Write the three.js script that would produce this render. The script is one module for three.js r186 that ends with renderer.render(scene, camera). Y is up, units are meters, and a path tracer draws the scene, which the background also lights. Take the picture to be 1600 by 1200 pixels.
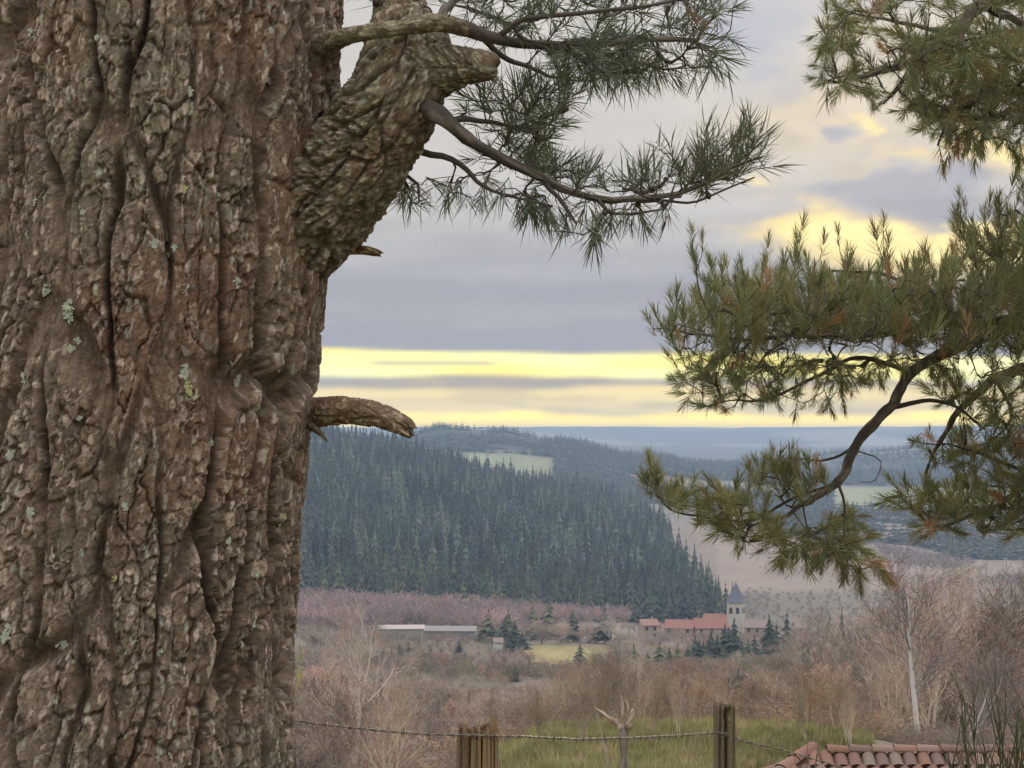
import * as THREE from 'three';
import { mergeGeometries } from 'three/addons/utils/BufferGeometryUtils.js';

// ---------------------------------------------------------------- camera, sky, sun, exposure
const D2R = Math.PI / 180;
const F = 600 / Math.tan(10 * D2R), EYE = 1.6, HORIZON = 690, PITCH = Math.atan((HORIZON - 600) / F);
const scene = new THREE.Scene();
const camera = new THREE.PerspectiveCamera(20, 4 / 3, 0.1, 60000);
camera.position.set(0, EYE, 0);
camera.rotation.x = PITCH;
const renderer = new THREE.WebGLRenderer({ antialias: true });
renderer.setSize(1024, 768);
renderer.toneMapping = THREE.LinearToneMapping;
renderer.toneMappingExposure = 2.4;
renderer.shadowMap.enabled = true;

const SUN_AZ = 9.5 * D2R, SUN_EL = 6 * D2R;                 // low behind the clouds, ahead and to the right
const sunDir = new THREE.Vector3(Math.sin(SUN_AZ) * Math.cos(SUN_EL), Math.sin(SUN_EL), -Math.cos(SUN_AZ) * Math.cos(SUN_EL));
const sun = new THREE.DirectionalLight(new THREE.Color().setRGB(1, 0.78, 0.5), 0.8);
sun.position.copy(sunDir).multiplyScalar(60);
sun.castShadow = true; sun.shadow.radius = 26; sun.shadow.mapSize.set(2048, 2048);
Object.assign(sun.shadow.camera, { left: -20, right: 20, top: 20, bottom: -20, near: 1, far: 160 });
scene.add(sun);
scene.fog = new THREE.FogExp2(new THREE.Color().setRGB(0.53, 0.72, 1.0), 0.00014);

// ---------------------------------------------------------------- noise and small helpers
function rng(seed) { let s = seed >>> 0; return () => { s = (s + 0x6d2b79f5) | 0; let t = Math.imul(s ^ (s >>> 15), 1 | s); t = (t + Math.imul(t ^ (t >>> 7), 61 | t)) ^ t; return ((t ^ (t >>> 14)) >>> 0) / 4294967296; }; }
function hash2(x, y, s = 0) { let h = Math.imul(x | 0, 374761393) ^ Math.imul(y | 0, 668265263) ^ Math.imul(s | 0, 1274126177); h = Math.imul(h ^ (h >>> 13), 1274126177); h = Math.imul(h ^ (h >>> 16), 0x85ebca6b); return ((h ^ (h >>> 13)) >>> 0) / 4294967296; }
function noise(x, y, s = 0) {
  const ix = Math.floor(x), iy = Math.floor(y), fx = x - ix, fy = y - iy, u = fx * fx * fx * (fx * (fx * 6 - 15) + 10), v = fy * fy * fy * (fy * (fy * 6 - 15) + 10);
  const a = hash2(ix, iy, s), b = hash2(ix + 1, iy, s), c = hash2(ix, iy + 1, s), d = hash2(ix + 1, iy + 1, s);
  return (a + (b - a) * u + (c - a) * v + (a - b - c + d) * u * v) * 2 - 1;
}
function fbm(x, y, o = 4, s = 0) { let a = 0.5, r = 0; for (let i = 0; i < o; i++) { r += a * noise(x, y, s + i * 17); x = x * 2.03 + 7.1; y = y * 2.03 + 3.7; a *= 0.5; } return r; }
const V = { f1: 0, f2: 0, id: 0, dx: 0, dy: 0 };
function voro(x, y, s) {
  const ix = Math.floor(x), iy = Math.floor(y); let f1 = 9, f2 = 9, id = 0, bx = 0, by = 0;
  for (let j = -1; j <= 1; j++) for (let i = -1; i <= 1; i++) {
    const cx = ix + i, cy = iy + j, px = cx + 0.1 + 0.8 * hash2(cx, cy, s), py = cy + 0.1 + 0.8 * hash2(cx, cy, s + 91), dx = x - px, dy = y - py, d = Math.sqrt(dx * dx + dy * dy);
    if (d < f1) { f2 = f1; f1 = d; id = hash2(cx, cy, s + 7); bx = dx; by = dy; } else if (d < f2) f2 = d;
  }
  V.f1 = f1; V.f2 = f2; V.id = id; V.dx = bx; V.dy = by; return V;
}
const clamp = (x, a = 0, b = 1) => Math.min(b, Math.max(a, x)), lerp = (a, b, t) => a + (b - a) * t;
const ss = (a, b, x) => { const t = clamp((x - a) / (b - a)); return t * t * (3 - 2 * t); };
const mix3 = (a, b, t) => [a[0] + (b[0] - a[0]) * t, a[1] + (b[1] - a[1]) * t, a[2] + (b[2] - a[2]) * t];
const lin = (c) => (c <= 0.04045 ? c / 12.92 : ((c + 0.055) / 1.055) ** 2.4);
const rgb8 = (r, g, b) => [lin(r / 255), lin(g / 255), lin(b / 255)];
const v3 = (x, y, z) => new THREE.Vector3(x, y, z);
// a direction of the picture at a distance d (metres along -z): a point of the place
function P(px, py, d) {
  const cx = (px - 800) / F, cy = (600 - py) / F, c = Math.cos(PITCH), s = Math.sin(PITCH), y = cy * c + s, z = cy * s - c, k = d / -z;
  return v3(cx * k, EYE + y * k, z * k);
}
const M = (d) => d / F;                                    // metres per picture unit at distance d

// ---------------------------------------------------------------- the sky: evening overcast with a lit gap low in the west
{
  const W = 4096, H = 2048, data = new Float32Array(W * H * 4);
  const blob = (x, y, cx, cy, rx, ry) => { const a = (x - cx) / rx, b = (y - cy) / ry; return Math.exp(-(a * a + b * b)); };
  // base greys of the cloud deck by height above the horizon (59.4 picture units per degree), as seen at this exposure; the unseen part is lifted towards the zenith, beyond natural overcast, to light the land
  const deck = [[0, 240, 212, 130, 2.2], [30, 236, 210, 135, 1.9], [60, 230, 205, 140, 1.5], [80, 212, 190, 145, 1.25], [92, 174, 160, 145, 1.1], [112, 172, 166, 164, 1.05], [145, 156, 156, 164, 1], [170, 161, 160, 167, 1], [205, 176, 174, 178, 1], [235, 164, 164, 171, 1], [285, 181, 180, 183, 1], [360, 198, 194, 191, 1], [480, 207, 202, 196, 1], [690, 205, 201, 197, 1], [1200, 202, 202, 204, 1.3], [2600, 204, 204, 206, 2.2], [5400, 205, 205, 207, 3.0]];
  const K = 1.1 / 2.4;
  for (let r = 0; r < H; r++) {
    const el = ((r + 0.5) / H - 0.5) * Math.PI; if (el < -0.01) { for (let c = 0; c < W; c++) data.set([0.12, 0.115, 0.1, 1], (r * W + c) * 4); continue; }
    const yy = el / D2R * 59.39;
    for (let c = 0; c < W; c++) {
      const a = ((c + 0.5) / W - 0.5) * 2 * Math.PI;      // direction (cos a, sin a) in (x, z); ahead is z = -1
      let az = Math.atan2(Math.cos(a), -Math.sin(a)); const deg = az / D2R;
      const x = 800 + (Math.abs(az) < 0.5 ? F * Math.tan(az) : F * (Math.tan(0.5) + az - 0.5 * Math.sign(az)) - (az < 0 ? 2 * F * Math.tan(0.5) : 0));
      const near = Math.exp(-((deg - 6) * (deg - 6)) / (2 * 38 * 38));      // the gap under the deck lies round the sun
      const big = yy < 800;
      const w1 = big ? fbm(x / 330, yy / 70, 5, 3) : 0, w2 = fbm(deg / 9 + 40, yy / 420, 5, 11), w3 = big ? fbm(x / 110, yy / 46, 6, 23) : 0, w4 = big ? fbm(x / 260, yy / 26, 5, 29) : 0, w5 = big && x > 950 && x < 1900 ? fbm(x / 52 + w3 * 2, yy / 24 + w3, 6, 37) : 0;
      const yb = yy + w4 * 26; let k = 0; while (k < deck.length - 2 && yb > deck[k + 1][0]) k++;
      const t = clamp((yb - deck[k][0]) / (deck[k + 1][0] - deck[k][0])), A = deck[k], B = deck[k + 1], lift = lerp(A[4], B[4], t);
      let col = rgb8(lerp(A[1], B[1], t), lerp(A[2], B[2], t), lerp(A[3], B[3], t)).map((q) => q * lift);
      const tone = 1 + 0.14 * w2 + 0.07 * w3 + 0.08 * w4; col = col.map((q) => q * tone);
      if (yy < 330) { const g = rgb8(176, 176, 182); col = mix3(g.map((q) => q * tone), col, yy > 160 ? 1 : 0.35 + 0.65 * near); }
      if (big) {
        // lit gap: two bright bands with thin dark bars
        const e = yy + w4 * 7 + fbm(x / 160, 3.3, 3, 41) * 6, tilt = (x - 780) * 0.012;
        const hi = ss(97, 106, e + tilt) * (1 - ss(136, 143, yy + w4 * 6 + tilt));
        const lo = ss(4, 12, e) * (1 - ss(38, 46, yy + fbm(x / 120, 8.1, 4, 47) * 9 - 5 * ss(900, 700, x)));
        const mid = ss(58, 66, e) * (1 - ss(80, 90, e));
        const bar = ss(0.3, 0.62, blob(x, yy, 672, 121.5, 110, 3.4) * 1.15 + 0.25 * w3) + 0.25 * ss(0.45, 0.7, blob(x, yy, 560, 120, 60, 2));
        const yel = mix3(rgb8(255, 236, 120), rgb8(255, 249, 178), clamp(0.5 + 1.2 * w4));
        col = mix3(col, yel.map((q) => q * 1.45), clamp(hi - clamp(bar) * 0.8) * near);
        col = mix3(col, rgb8(255, 218, 70).map((q) => q * 3), lo * near);
        col = mix3(col, rgb8(244, 218, 140).map((z) => z * 1.5), mid * near * 0.85);
        const streak = ss(0.05, 0.3, fbm(x / 150, yy / 6, 4, 61)) * (1 - ss(90, 100, yy)) * ss(36, 42, yy); col = mix3(col, rgb8(185, 166, 138), streak * 0.32 * near);
        // torn, warm-edged clouds to the right
        const q = x + w1 * 130 + w3 * 40 + w5 * 20, p = 690 - yy + w3 * 46 + w1 * 34 + w5 * 16;
        const warm = clamp(blob(q, p, 1270, 190, 170, 90) * 0.8 + blob(q, p, 1500, 130, 230, 110) * 0.6);
        col = mix3(col, rgb8(226, 210, 186).map((z) => z * (1 + 0.16 * w3 + 0.12 * w5)), warm);
        const blue = clamp(blob(q, p, 1190, 70, 80, 80) * 0.85 ); col = mix3(col, rgb8(184, 187, 200), blue);
        const cloud = blob(q, p, 1170, 312, 70, 26) * 0.6 + blob(q, p, 1225, 342, 110, 30) * 1.1 + blob(q, p, 1320, 378, 120, 32) + blob(q, p, 1440, 398, 130, 34) + blob(q, p, 1570, 258, 110, 26) * 1.1 + blob(q, p, 1420, 232, 150, 9) * 0.4 + blob(q, p, 1600, 410, 160, 60) * 0.8;
        col = mix3(col, rgb8(246, 222, 172), ss(0.12, 0.7, cloud + 0.25 * w3 + 0.3 * w5) * 0.8); col = mix3(col, rgb8(255, 234, 165).map((z) => z * (1.1 + 0.4 * w3)), ss(0.45, 0.95, cloud + 0.4 * w3 + 0.2 * w4 + 0.75 * w5 - 0.08));
        const grey = ss(0.3, 0.75, blob(q, p, 1370, 285, 165, 40) * 1.15 + blob(q, p, 1490, 342, 110, 28) * 0.95 + 0.2 * w3 + 0.25 * w5); col = mix3(col, rgb8(180, 179, 185).map((z) => z * (1 + 0.12 * w4 + 0.1 * w5)), grey * 0.92);
      }
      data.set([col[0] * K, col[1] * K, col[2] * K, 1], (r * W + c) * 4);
    }
  }
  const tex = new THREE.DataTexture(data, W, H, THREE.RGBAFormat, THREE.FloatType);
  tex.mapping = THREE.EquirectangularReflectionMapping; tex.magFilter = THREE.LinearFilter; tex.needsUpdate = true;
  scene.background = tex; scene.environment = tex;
}
console.log('sky done');
// ---------------------------------------------------------------- object helpers
const used = {};
const numbered = (n) => { const k = used[n] = (used[n] ?? -1) + 1; return k ? n + '_' + String(k).padStart(3, '0') : n; };
function tag(o, label, category, group, kind) { o.userData = { ...o.userData, label, category }; if (group) o.userData.group = group; if (kind) o.userData.kind = kind; return o; }
function thing(name, label, category, pos = [0, 0, 0], group) { const g = new THREE.Group(); g.name = numbered(name); g.position.set(...(pos.isVector3 ? pos.toArray() : pos)); scene.add(g); return tag(g, label, category, group); }
function part(name, geo, mat, parent) { const m = new THREE.Mesh(geo, mat); m.name = name; m.castShadow = m.receiveShadow = true; parent.add(m); return m; }
function dup(root, pos, turn, s, label, group) {
  const r = root.clone(); r.userData = { ...root.userData }; r.name = numbered(root.name.replace(/_\d{3}$/, '')); scene.add(r);
  r.position.copy(pos); r.rotation.y = turn; if (s.isVector3) r.scale.copy(s); else r.scale.setScalar(s);
  if (label) r.userData.label = label; if (group) r.userData.group = group; return r;
}
const std = (r, g, b, rough = 0.9, extra = {}) => new THREE.MeshStandardMaterial({ color: new THREE.Color().setRGB(r, g, b), roughness: rough, side: THREE.DoubleSide, ...extra });
// a growing list of triangles, with colours
class Geo {
  constructor() { this.p = []; this.i = []; this.c = []; this.t = []; this.n = 0; }
  v(x, y, z, c, u = 0, w = 0) { this.p.push(x, y, z); if (c) this.c.push(c[0], c[1], c[2]); this.t.push(u, w); return this.n++; }
  tri(a, b, c) { this.i.push(a, b, c); }
  quad(a, b, c, d) { this.i.push(a, b, c, a, c, d); }
  box(x0, x1, y0, y1, z0, z1) { const k = []; for (const x of [x0, x1]) for (const y of [y0, y1]) for (const z of [z0, z1]) k.push(v3(x, y, z)); const f = (a, b, c, d) => { const q = [a, b, c, d].map((m) => this.v(k[m].x, k[m].y, k[m].z)); this.quad(...q); }; f(0, 1, 3, 2); f(4, 6, 7, 5); f(0, 4, 5, 1); f(2, 3, 7, 6); f(0, 2, 6, 4); f(1, 5, 7, 3); return this; }
  poly(pts) { const q = pts.map((a) => this.v(a[0], a[1], a[2])); for (let k = 1; k < q.length - 1; k++) this.tri(q[0], q[k], q[k + 1]); return this; }
  // tapered tube along points with radii; colour optional function
  tube(pts, rad, sides, col, cap = true) {
    const N = pts.length, rows = [], T = v3(), A = v3(), B = v3();
    T.subVectors(pts[1], pts[0]).normalize(); A.set(Math.abs(T.x) < 0.8 ? 1 : 0, 0, Math.abs(T.x) < 0.8 ? 0 : 1);
    for (let k = 0; k < N; k++) {
      T.subVectors(pts[Math.min(N - 1, k + 1)], pts[Math.max(0, k - 1)]).normalize(); A.addScaledVector(T, -A.dot(T)).normalize(); B.crossVectors(T, A);
      const row = [], r = rad[k];
      for (let s = 0; s < sides; s++) { const a = s / sides * 2 * Math.PI, x = Math.cos(a) * r, y = Math.sin(a) * r; row.push(this.v(pts[k].x + A.x * x + B.x * y, pts[k].y + A.y * x + B.y * y, pts[k].z + A.z * x + B.z * y, col && (typeof col === 'function' ? col(k / (N - 1), a) : col), s / sides, k / N)); }
      rows.push(row);
    }
    for (let k = 0; k < N - 1; k++) for (let s = 0; s < sides; s++) { const n = (s + 1) % sides; this.quad(rows[k][s], rows[k][n], rows[k + 1][n], rows[k + 1][s]); }
    if (cap) { const e = rows[N - 1]; for (let s = 1; s < sides - 1; s++) this.tri(e[0], e[s], e[s + 1]); const b = rows[0]; for (let s = 1; s < sides - 1; s++) this.tri(b[0], b[s + 1], b[s]); }
  }
  build(smooth = true) {
    let g = new THREE.BufferGeometry(); g.setAttribute('position', new THREE.Float32BufferAttribute(this.p, 3)); g.setAttribute('uv', new THREE.Float32BufferAttribute(this.t, 2));
    if (this.c.length) g.setAttribute('color', new THREE.Float32BufferAttribute(this.c, 3)); g.setIndex(this.i); if (!smooth) g = g.toNonIndexed(); g.computeVertexNormals(); return g;
  }
}
function curvePts(list, step) { const c = new THREE.CatmullRomCurve3(list, false, 'centripetal'); const n = Math.max(2, Math.round(c.getLength() / step)); return c.getSpacedPoints(n); }
// grey noise texture, multiplied over base colours and used as fine relief
function grain(size, f, seed, lo = 0.6, hi = 1, o = 5) {
  const d = new Uint8Array(size * size * 4);
  for (let y = 0; y < size; y++) for (let x = 0; x < size; x++) {
    const u = x / size, v = y / size; let n = 0, w = 0;                               // blended over the border, so that it tiles
    for (const [ox, wx] of [[0, 1 - u], [1, u]]) for (const [oy, wy] of [[0, 1 - v], [1, v]]) { n += fbm((u - ox) * f + 50, (v - oy) * f + 50, o, seed) * wx * wy; w += (wx * wy) ** 2; }
    const q = clamp(0.5 + n / Math.sqrt(w) * 0.9) * (hi - lo) + lo; d.set([q * 255, q * 255, q * 255, 255], (y * size + x) * 4);
  }
  const t = new THREE.DataTexture(d, size, size); t.magFilter = THREE.LinearFilter; t.wrapS = t.wrapT = THREE.RepeatWrapping; t.needsUpdate = true; return t;
}
const grainFine = grain(512, 48, 5, 0.6, 1), grainSoft = grain(512, 14, 9, 0.65, 1, 6);

// ---------------------------------------------------------------- terrain
const DIST = [0.5, 3, 8, 20, 33, 45, 60, 100, 150, 200, 300, 400, 650, 750, 880, 1000, 1100, 1300, 1600, 2000, 2600, 3000, 3500, 4500, 6000, 9000, 12500, 16000];
const near0 = [11578, 2505, 1711];
const COLS = [
  [-500, [1400, 1330, 1300, 1290, 1270, 1240, 1180, 1120, 1075, 1025, 1005, 985, 955, 925, 830, 735, 680, 700, 704, 690, 690, 684, 676, 668, 672]],
  [460, [1400, 1330, 1300, 1290, 1270, 1240, 1180, 1120, 1075, 1025, 1005, 985, 958, 933, 845, 755, 690, 700, 702, 684, 696, 690, 680, 668, 672]],
  [620, [1400, 1320, 1290, 1280, 1262, 1235, 1175, 1115, 1072, 1025, 1005, 987, 962, 940, 855, 772, 715, 722, 706, 686, 698, 690, 680, 668, 672]],
  [690, [1390, 1300, 1270, 1260, 1250, 1230, 1172, 1112, 1072, 1030, 1008, 987, 966, 945, 865, 785, 735, 738, 706, 668, 700, 692, 682, 668, 672]],
  [780, [1370, 1250, 1215, 1170, 1220, 1215, 1165, 1110, 1072, 1046, 1012, 990, 970, 954, 880, 805, 762, 744, 709, 673, 702, 694, 684, 667, 672]],
  [870, [1350, 1235, 1196, 1140, 1180, 1185, 1150, 1100, 1070, 1052, 1010, 990, 975, 965, 895, 828, 780, 750, 716, 690, 706, 698, 686, 667, 672]],
  [1000, [1350, 1235, 1196, 1136, 1160, 1165, 1135, 1090, 1068, 1046, 1016, 992, 978, 970, 910, 850, 812, 766, 736, 716, 722, 712, 694, 667, 672]],
  [1120, [1360, 1250, 1200, 1135, 1160, 1165, 1130, 1085, 1062, 1036, 1018, 992, 982, 973, 922, 862, 826, 772, 748, 732, 724, 722, 697, 668, 672]],
  [1220, [1400, 1400, 1240, 1137, 1170, 1165, 1125, 1080, 1056, 1030, 1012, 990, 975, 956, 918, 858, 822, 782, 756, 744, 716, 720, 697, 667, 672]],
  [1340, [1440, 1470, 1345, 1150, 1180, 1165, 1125, 1080, 1052, 1022, 1005, 985, 968, 952, 916, 870, 826, 790, 760, 748, 706, 714, 695, 666, 672]],
  [1480, [1440, 1480, 1388, 1175, 1185, 1165, 1120, 1075, 1046, 1015, 998, 980, 965, 950, 918, 880, 832, 795, 762, 750, 696, 708, 693, 666, 672]],
  [1620, [1440, 1480, 1390, 1210, 1185, 1165, 1120, 1075, 1040, 1005, 985, 968, 952, 940, 915, 880, 836, 798, 766, 750, 690, 702, 691, 665, 672]],
  [2300, [1440, 1400, 1330, 1210, 1185, 1165, 1120, 1075, 1040, 1000, 980, 960, 944, 930, 905, 870, 826, 790, 760, 740, 704, 686, 676, 666, 672]],
];
for (const c of COLS) c[1].unshift(...near0);
const LOGD = DIST.map(Math.log);
function rowAt(px, k) { let i = 0; while (i < COLS.length - 2 && px > COLS[i + 1][0]) i++; const a = COLS[i], b = COLS[i + 1], t = ss(a[0], b[0], px); return lerp(a[1][k], b[1][k], t); }
function pxOf(x, z) { const az = Math.atan2(x, -z); return [800 + F * Math.tan(clamp(az, -0.9, 0.9)), az]; }
function groundY(x, z) {
  const r = Math.max(0.5, Math.hypot(x, z)), [px, az] = pxOf(x, z), ld = Math.log(Math.min(r, 15999));
  let k = 0; while (k < LOGD.length - 2 && ld > LOGD[k + 1]) k++;
  const t = (ld - LOGD[k]) / (LOGD[k + 1] - LOGD[k]);
  const ha = EYE - (rowAt(px, k) - HORIZON) / F * DIST[k], hb = EYE - (rowAt(px, k + 1) - HORIZON) / F * DIST[k + 1];
  const u = clamp((r - DIST[k]) / (DIST[k + 1] - DIST[k])); let h = lerp(ha, hb, lerp(u, ss(0, 1, u), 0.35));
  const w = ss(0.95, 1.7, Math.abs(az)); if (w > 0) h = lerp(h, 0.02 * Math.min(r, 400), w);
  h += fbm(x / 2.5, z / 2.5, 3, 71) * 0.08 * ss(1, 4, r) + fbm(x / 30, z / 30, 3, 72) * 0.7 * ss(40, 160, r) * ss(1, 3, Math.abs(h) + 3) + fbm(x / 260, z / 260, 4, 73) * 7 * ss(900, 2200, r) * (0.3 + 0.7 * ss(2000, 3500, r));
  return h;
}
const onGround = (px, d) => { const x = (px - 800) / F * d; return v3(x, groundY(x, -d), -d); };
const yOfPx = (p) => HORIZON - (p.y - EYE) / -p.z * F;      // picture height of a point, near enough
// where the forest on the hillside stands, in (picture column, distance)
const forestFar = (px) => (px < 1000 ? 2120 : lerp(2000, 1300, ss(1000, 1085, px)) - 260 * ss(1085, 1165, px));
const forestNear = (px) => 1075 + 22 * fbm(px / 60, 4.4, 3, 83);
function landColor(px, d, x, z) {
  const n1 = fbm(x / (d * 0.02 + 0.4), z / (d * 0.06 + 0.8), 4, 101), n2 = fbm(x / 60, z / 90, 4, 107), n3 = fbm(x / 7, z / 9, 4, 109);
  const grass = mix3([0.22, 0.21, 0.07], [0.32, 0.26, 0.12], clamp(0.5 + n3 * 1.4)), litter = mix3([0.2, 0.15, 0.115], [0.13, 0.11, 0.075], clamp(0.5 + n3));
  if (d < 28) return mix3(grass, litter, clamp(0.35 + n3));
  if (d < 66) return mix3(litter, grass, ss(690, 800, px + n3 * 60) * (1 - ss(1310, 1350, px + n3 * 20)));
  if (d < 600) return mix3(litter, [0.14, 0.14, 0.06], clamp(n2 * 1.5));
  const pm = px + n3 * 22 + n2 * 18, dm = d + n2 * 26 + n3 * 12, meadow = ss(815, 826, pm) * (1 - ss(944, 956, pm)) * ss(648, 656, dm) * (1 - ss(752, 762, dm));
  if (d < 960) return mix3(mix3([0.21, 0.155, 0.12], [0.15, 0.135, 0.08], clamp(0.4 + n2 + 0.5 * n3)), [0.33, 0.275, 0.105].map((q) => q * (1 + n3 * 0.5 + n1 * 0.3)), meadow);
  const forest = ss(forestNear(px) - 30, forestNear(px), d) * (1 - ss(forestFar(px) - 20, forestFar(px) + 40, d)) * (px < 1175 ? 1 : 0);
  const trk = ss(0.9, 1, 1 - Math.abs(px - 1268 - (1480 - d) * 0.42 + 6 * noise(d / 60, 2, 8)) / 26) + 0.7 * ss(0.9, 1, 1 - Math.abs(px - 1190 - (1600 - d) * 0.5) / 26); let c = mix3([0.32, 0.24, 0.2], [0.215, 0.165, 0.135], clamp(0.5 + n1 * 1.6 + 0.7 * fbm(x / 14, z / 40, 3, 145))); c = c.map((q) => q * (1 - 0.3 * clamp(trk)));                        // heath and bracken slope
  if (px > 1100) c = mix3([0.165, 0.14, 0.112].map((q) => q * (1 + n1 * 0.5)), c, ss(1235, 1290, d + n1 * 60));
  if (d > 1900) c = mix3(c, [0.21, 0.18, 0.15], ss(1900, 2100, d));
  c = mix3(c, [0.045, 0.05, 0.04], forest);
  const pf = px + 26 * fbm(d / 90, 1.7, 3, 127), df = d + 60 * fbm(px / 40, 2.2, 3, 129); const field = clamp(ss(722, 730, pf) * (1 - ss(866, 876, pf + (df - 2800) * 0.06)) * ss(2560, 2600, df) * (1 - ss(2960, 2985, df)) + ss(1290, 1310, px) * ss(2480, 2560, d) * (1 - ss(2950, 3020, d)) + ss(1060, 1080, px) * (1 - ss(1190, 1215, px)) * ss(2700, 2760, d) * (1 - ss(2900, 2950, d)));
  if (d > 2300) c = mix3(c, [0.28, 0.295, 0.165].map((q) => q * (1 + n1 * 0.35)), field);
  if (d > 2980) c = mix3(c, mix3([0.055, 0.066, 0.058], [0.2, 0.19, 0.13], ss(0.16, 0.3, fbm(x / 420, z / 900, 3, 121))), ss(3000, 3060, d));
  if (d > 8000) c = mix3(c, mix3([0.07, 0.08, 0.08], [0.34, 0.32, 0.24], ss(-0.05, 0.25, fbm(x / 500, z / 1500, 4, 143))), ss(8000, 9000, d));
  return c;
}
const landMat = new THREE.MeshStandardMaterial({ vertexColors: true, roughness: 1, map: grainSoft, bumpMap: grainSoft, bumpScale: 0.05, side: THREE.DoubleSide });
{
  const az = []; for (let a = -180; a < 180;) { az.push(a); const b = Math.abs(a); a += b < 15 ? 0.085 : b < 22 ? 0.3 : b < 45 ? 1.2 : 4.5; }
  const rad = [0.5]; while (rad[rad.length - 1] < 16000) { const r = rad[rad.length - 1]; rad.push(r * (r < 30 ? 1.07 : r < 70 ? 1.018 : r < 600 ? 1.035 : r < 900 ? 1.02 : r < 2000 ? 1.009 : r < 3600 ? 1.016 : 1.04)); }
  const g = new Geo(), R = rad.length;
  for (const a of az) for (const r of rad) { const x = Math.sin(a * D2R) * r, z = -Math.cos(a * D2R) * r, [px] = pxOf(x, z); g.v(x, groundY(x, z), z, landColor(px, r, x, z), x / 3.1, z / 3.1); }
  for (let i = 0; i < az.length; i++) for (let k = 0; k < R - 1; k++) { const n = (i + 1) % az.length; g.quad(i * R + k, n * R + k, n * R + k + 1, i * R + k + 1); }
  for (let i = 1; i < az.length - 1; i++) g.tri(0, (i + 1) * R, i * R);
  const m = part('terrain', g.build(), landMat, scene); m.userData.kind = 'structure'; tag(m, 'rolling hills, valley slopes, meadows and fields', 'terrain');
}
console.log('terrain done');
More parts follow.
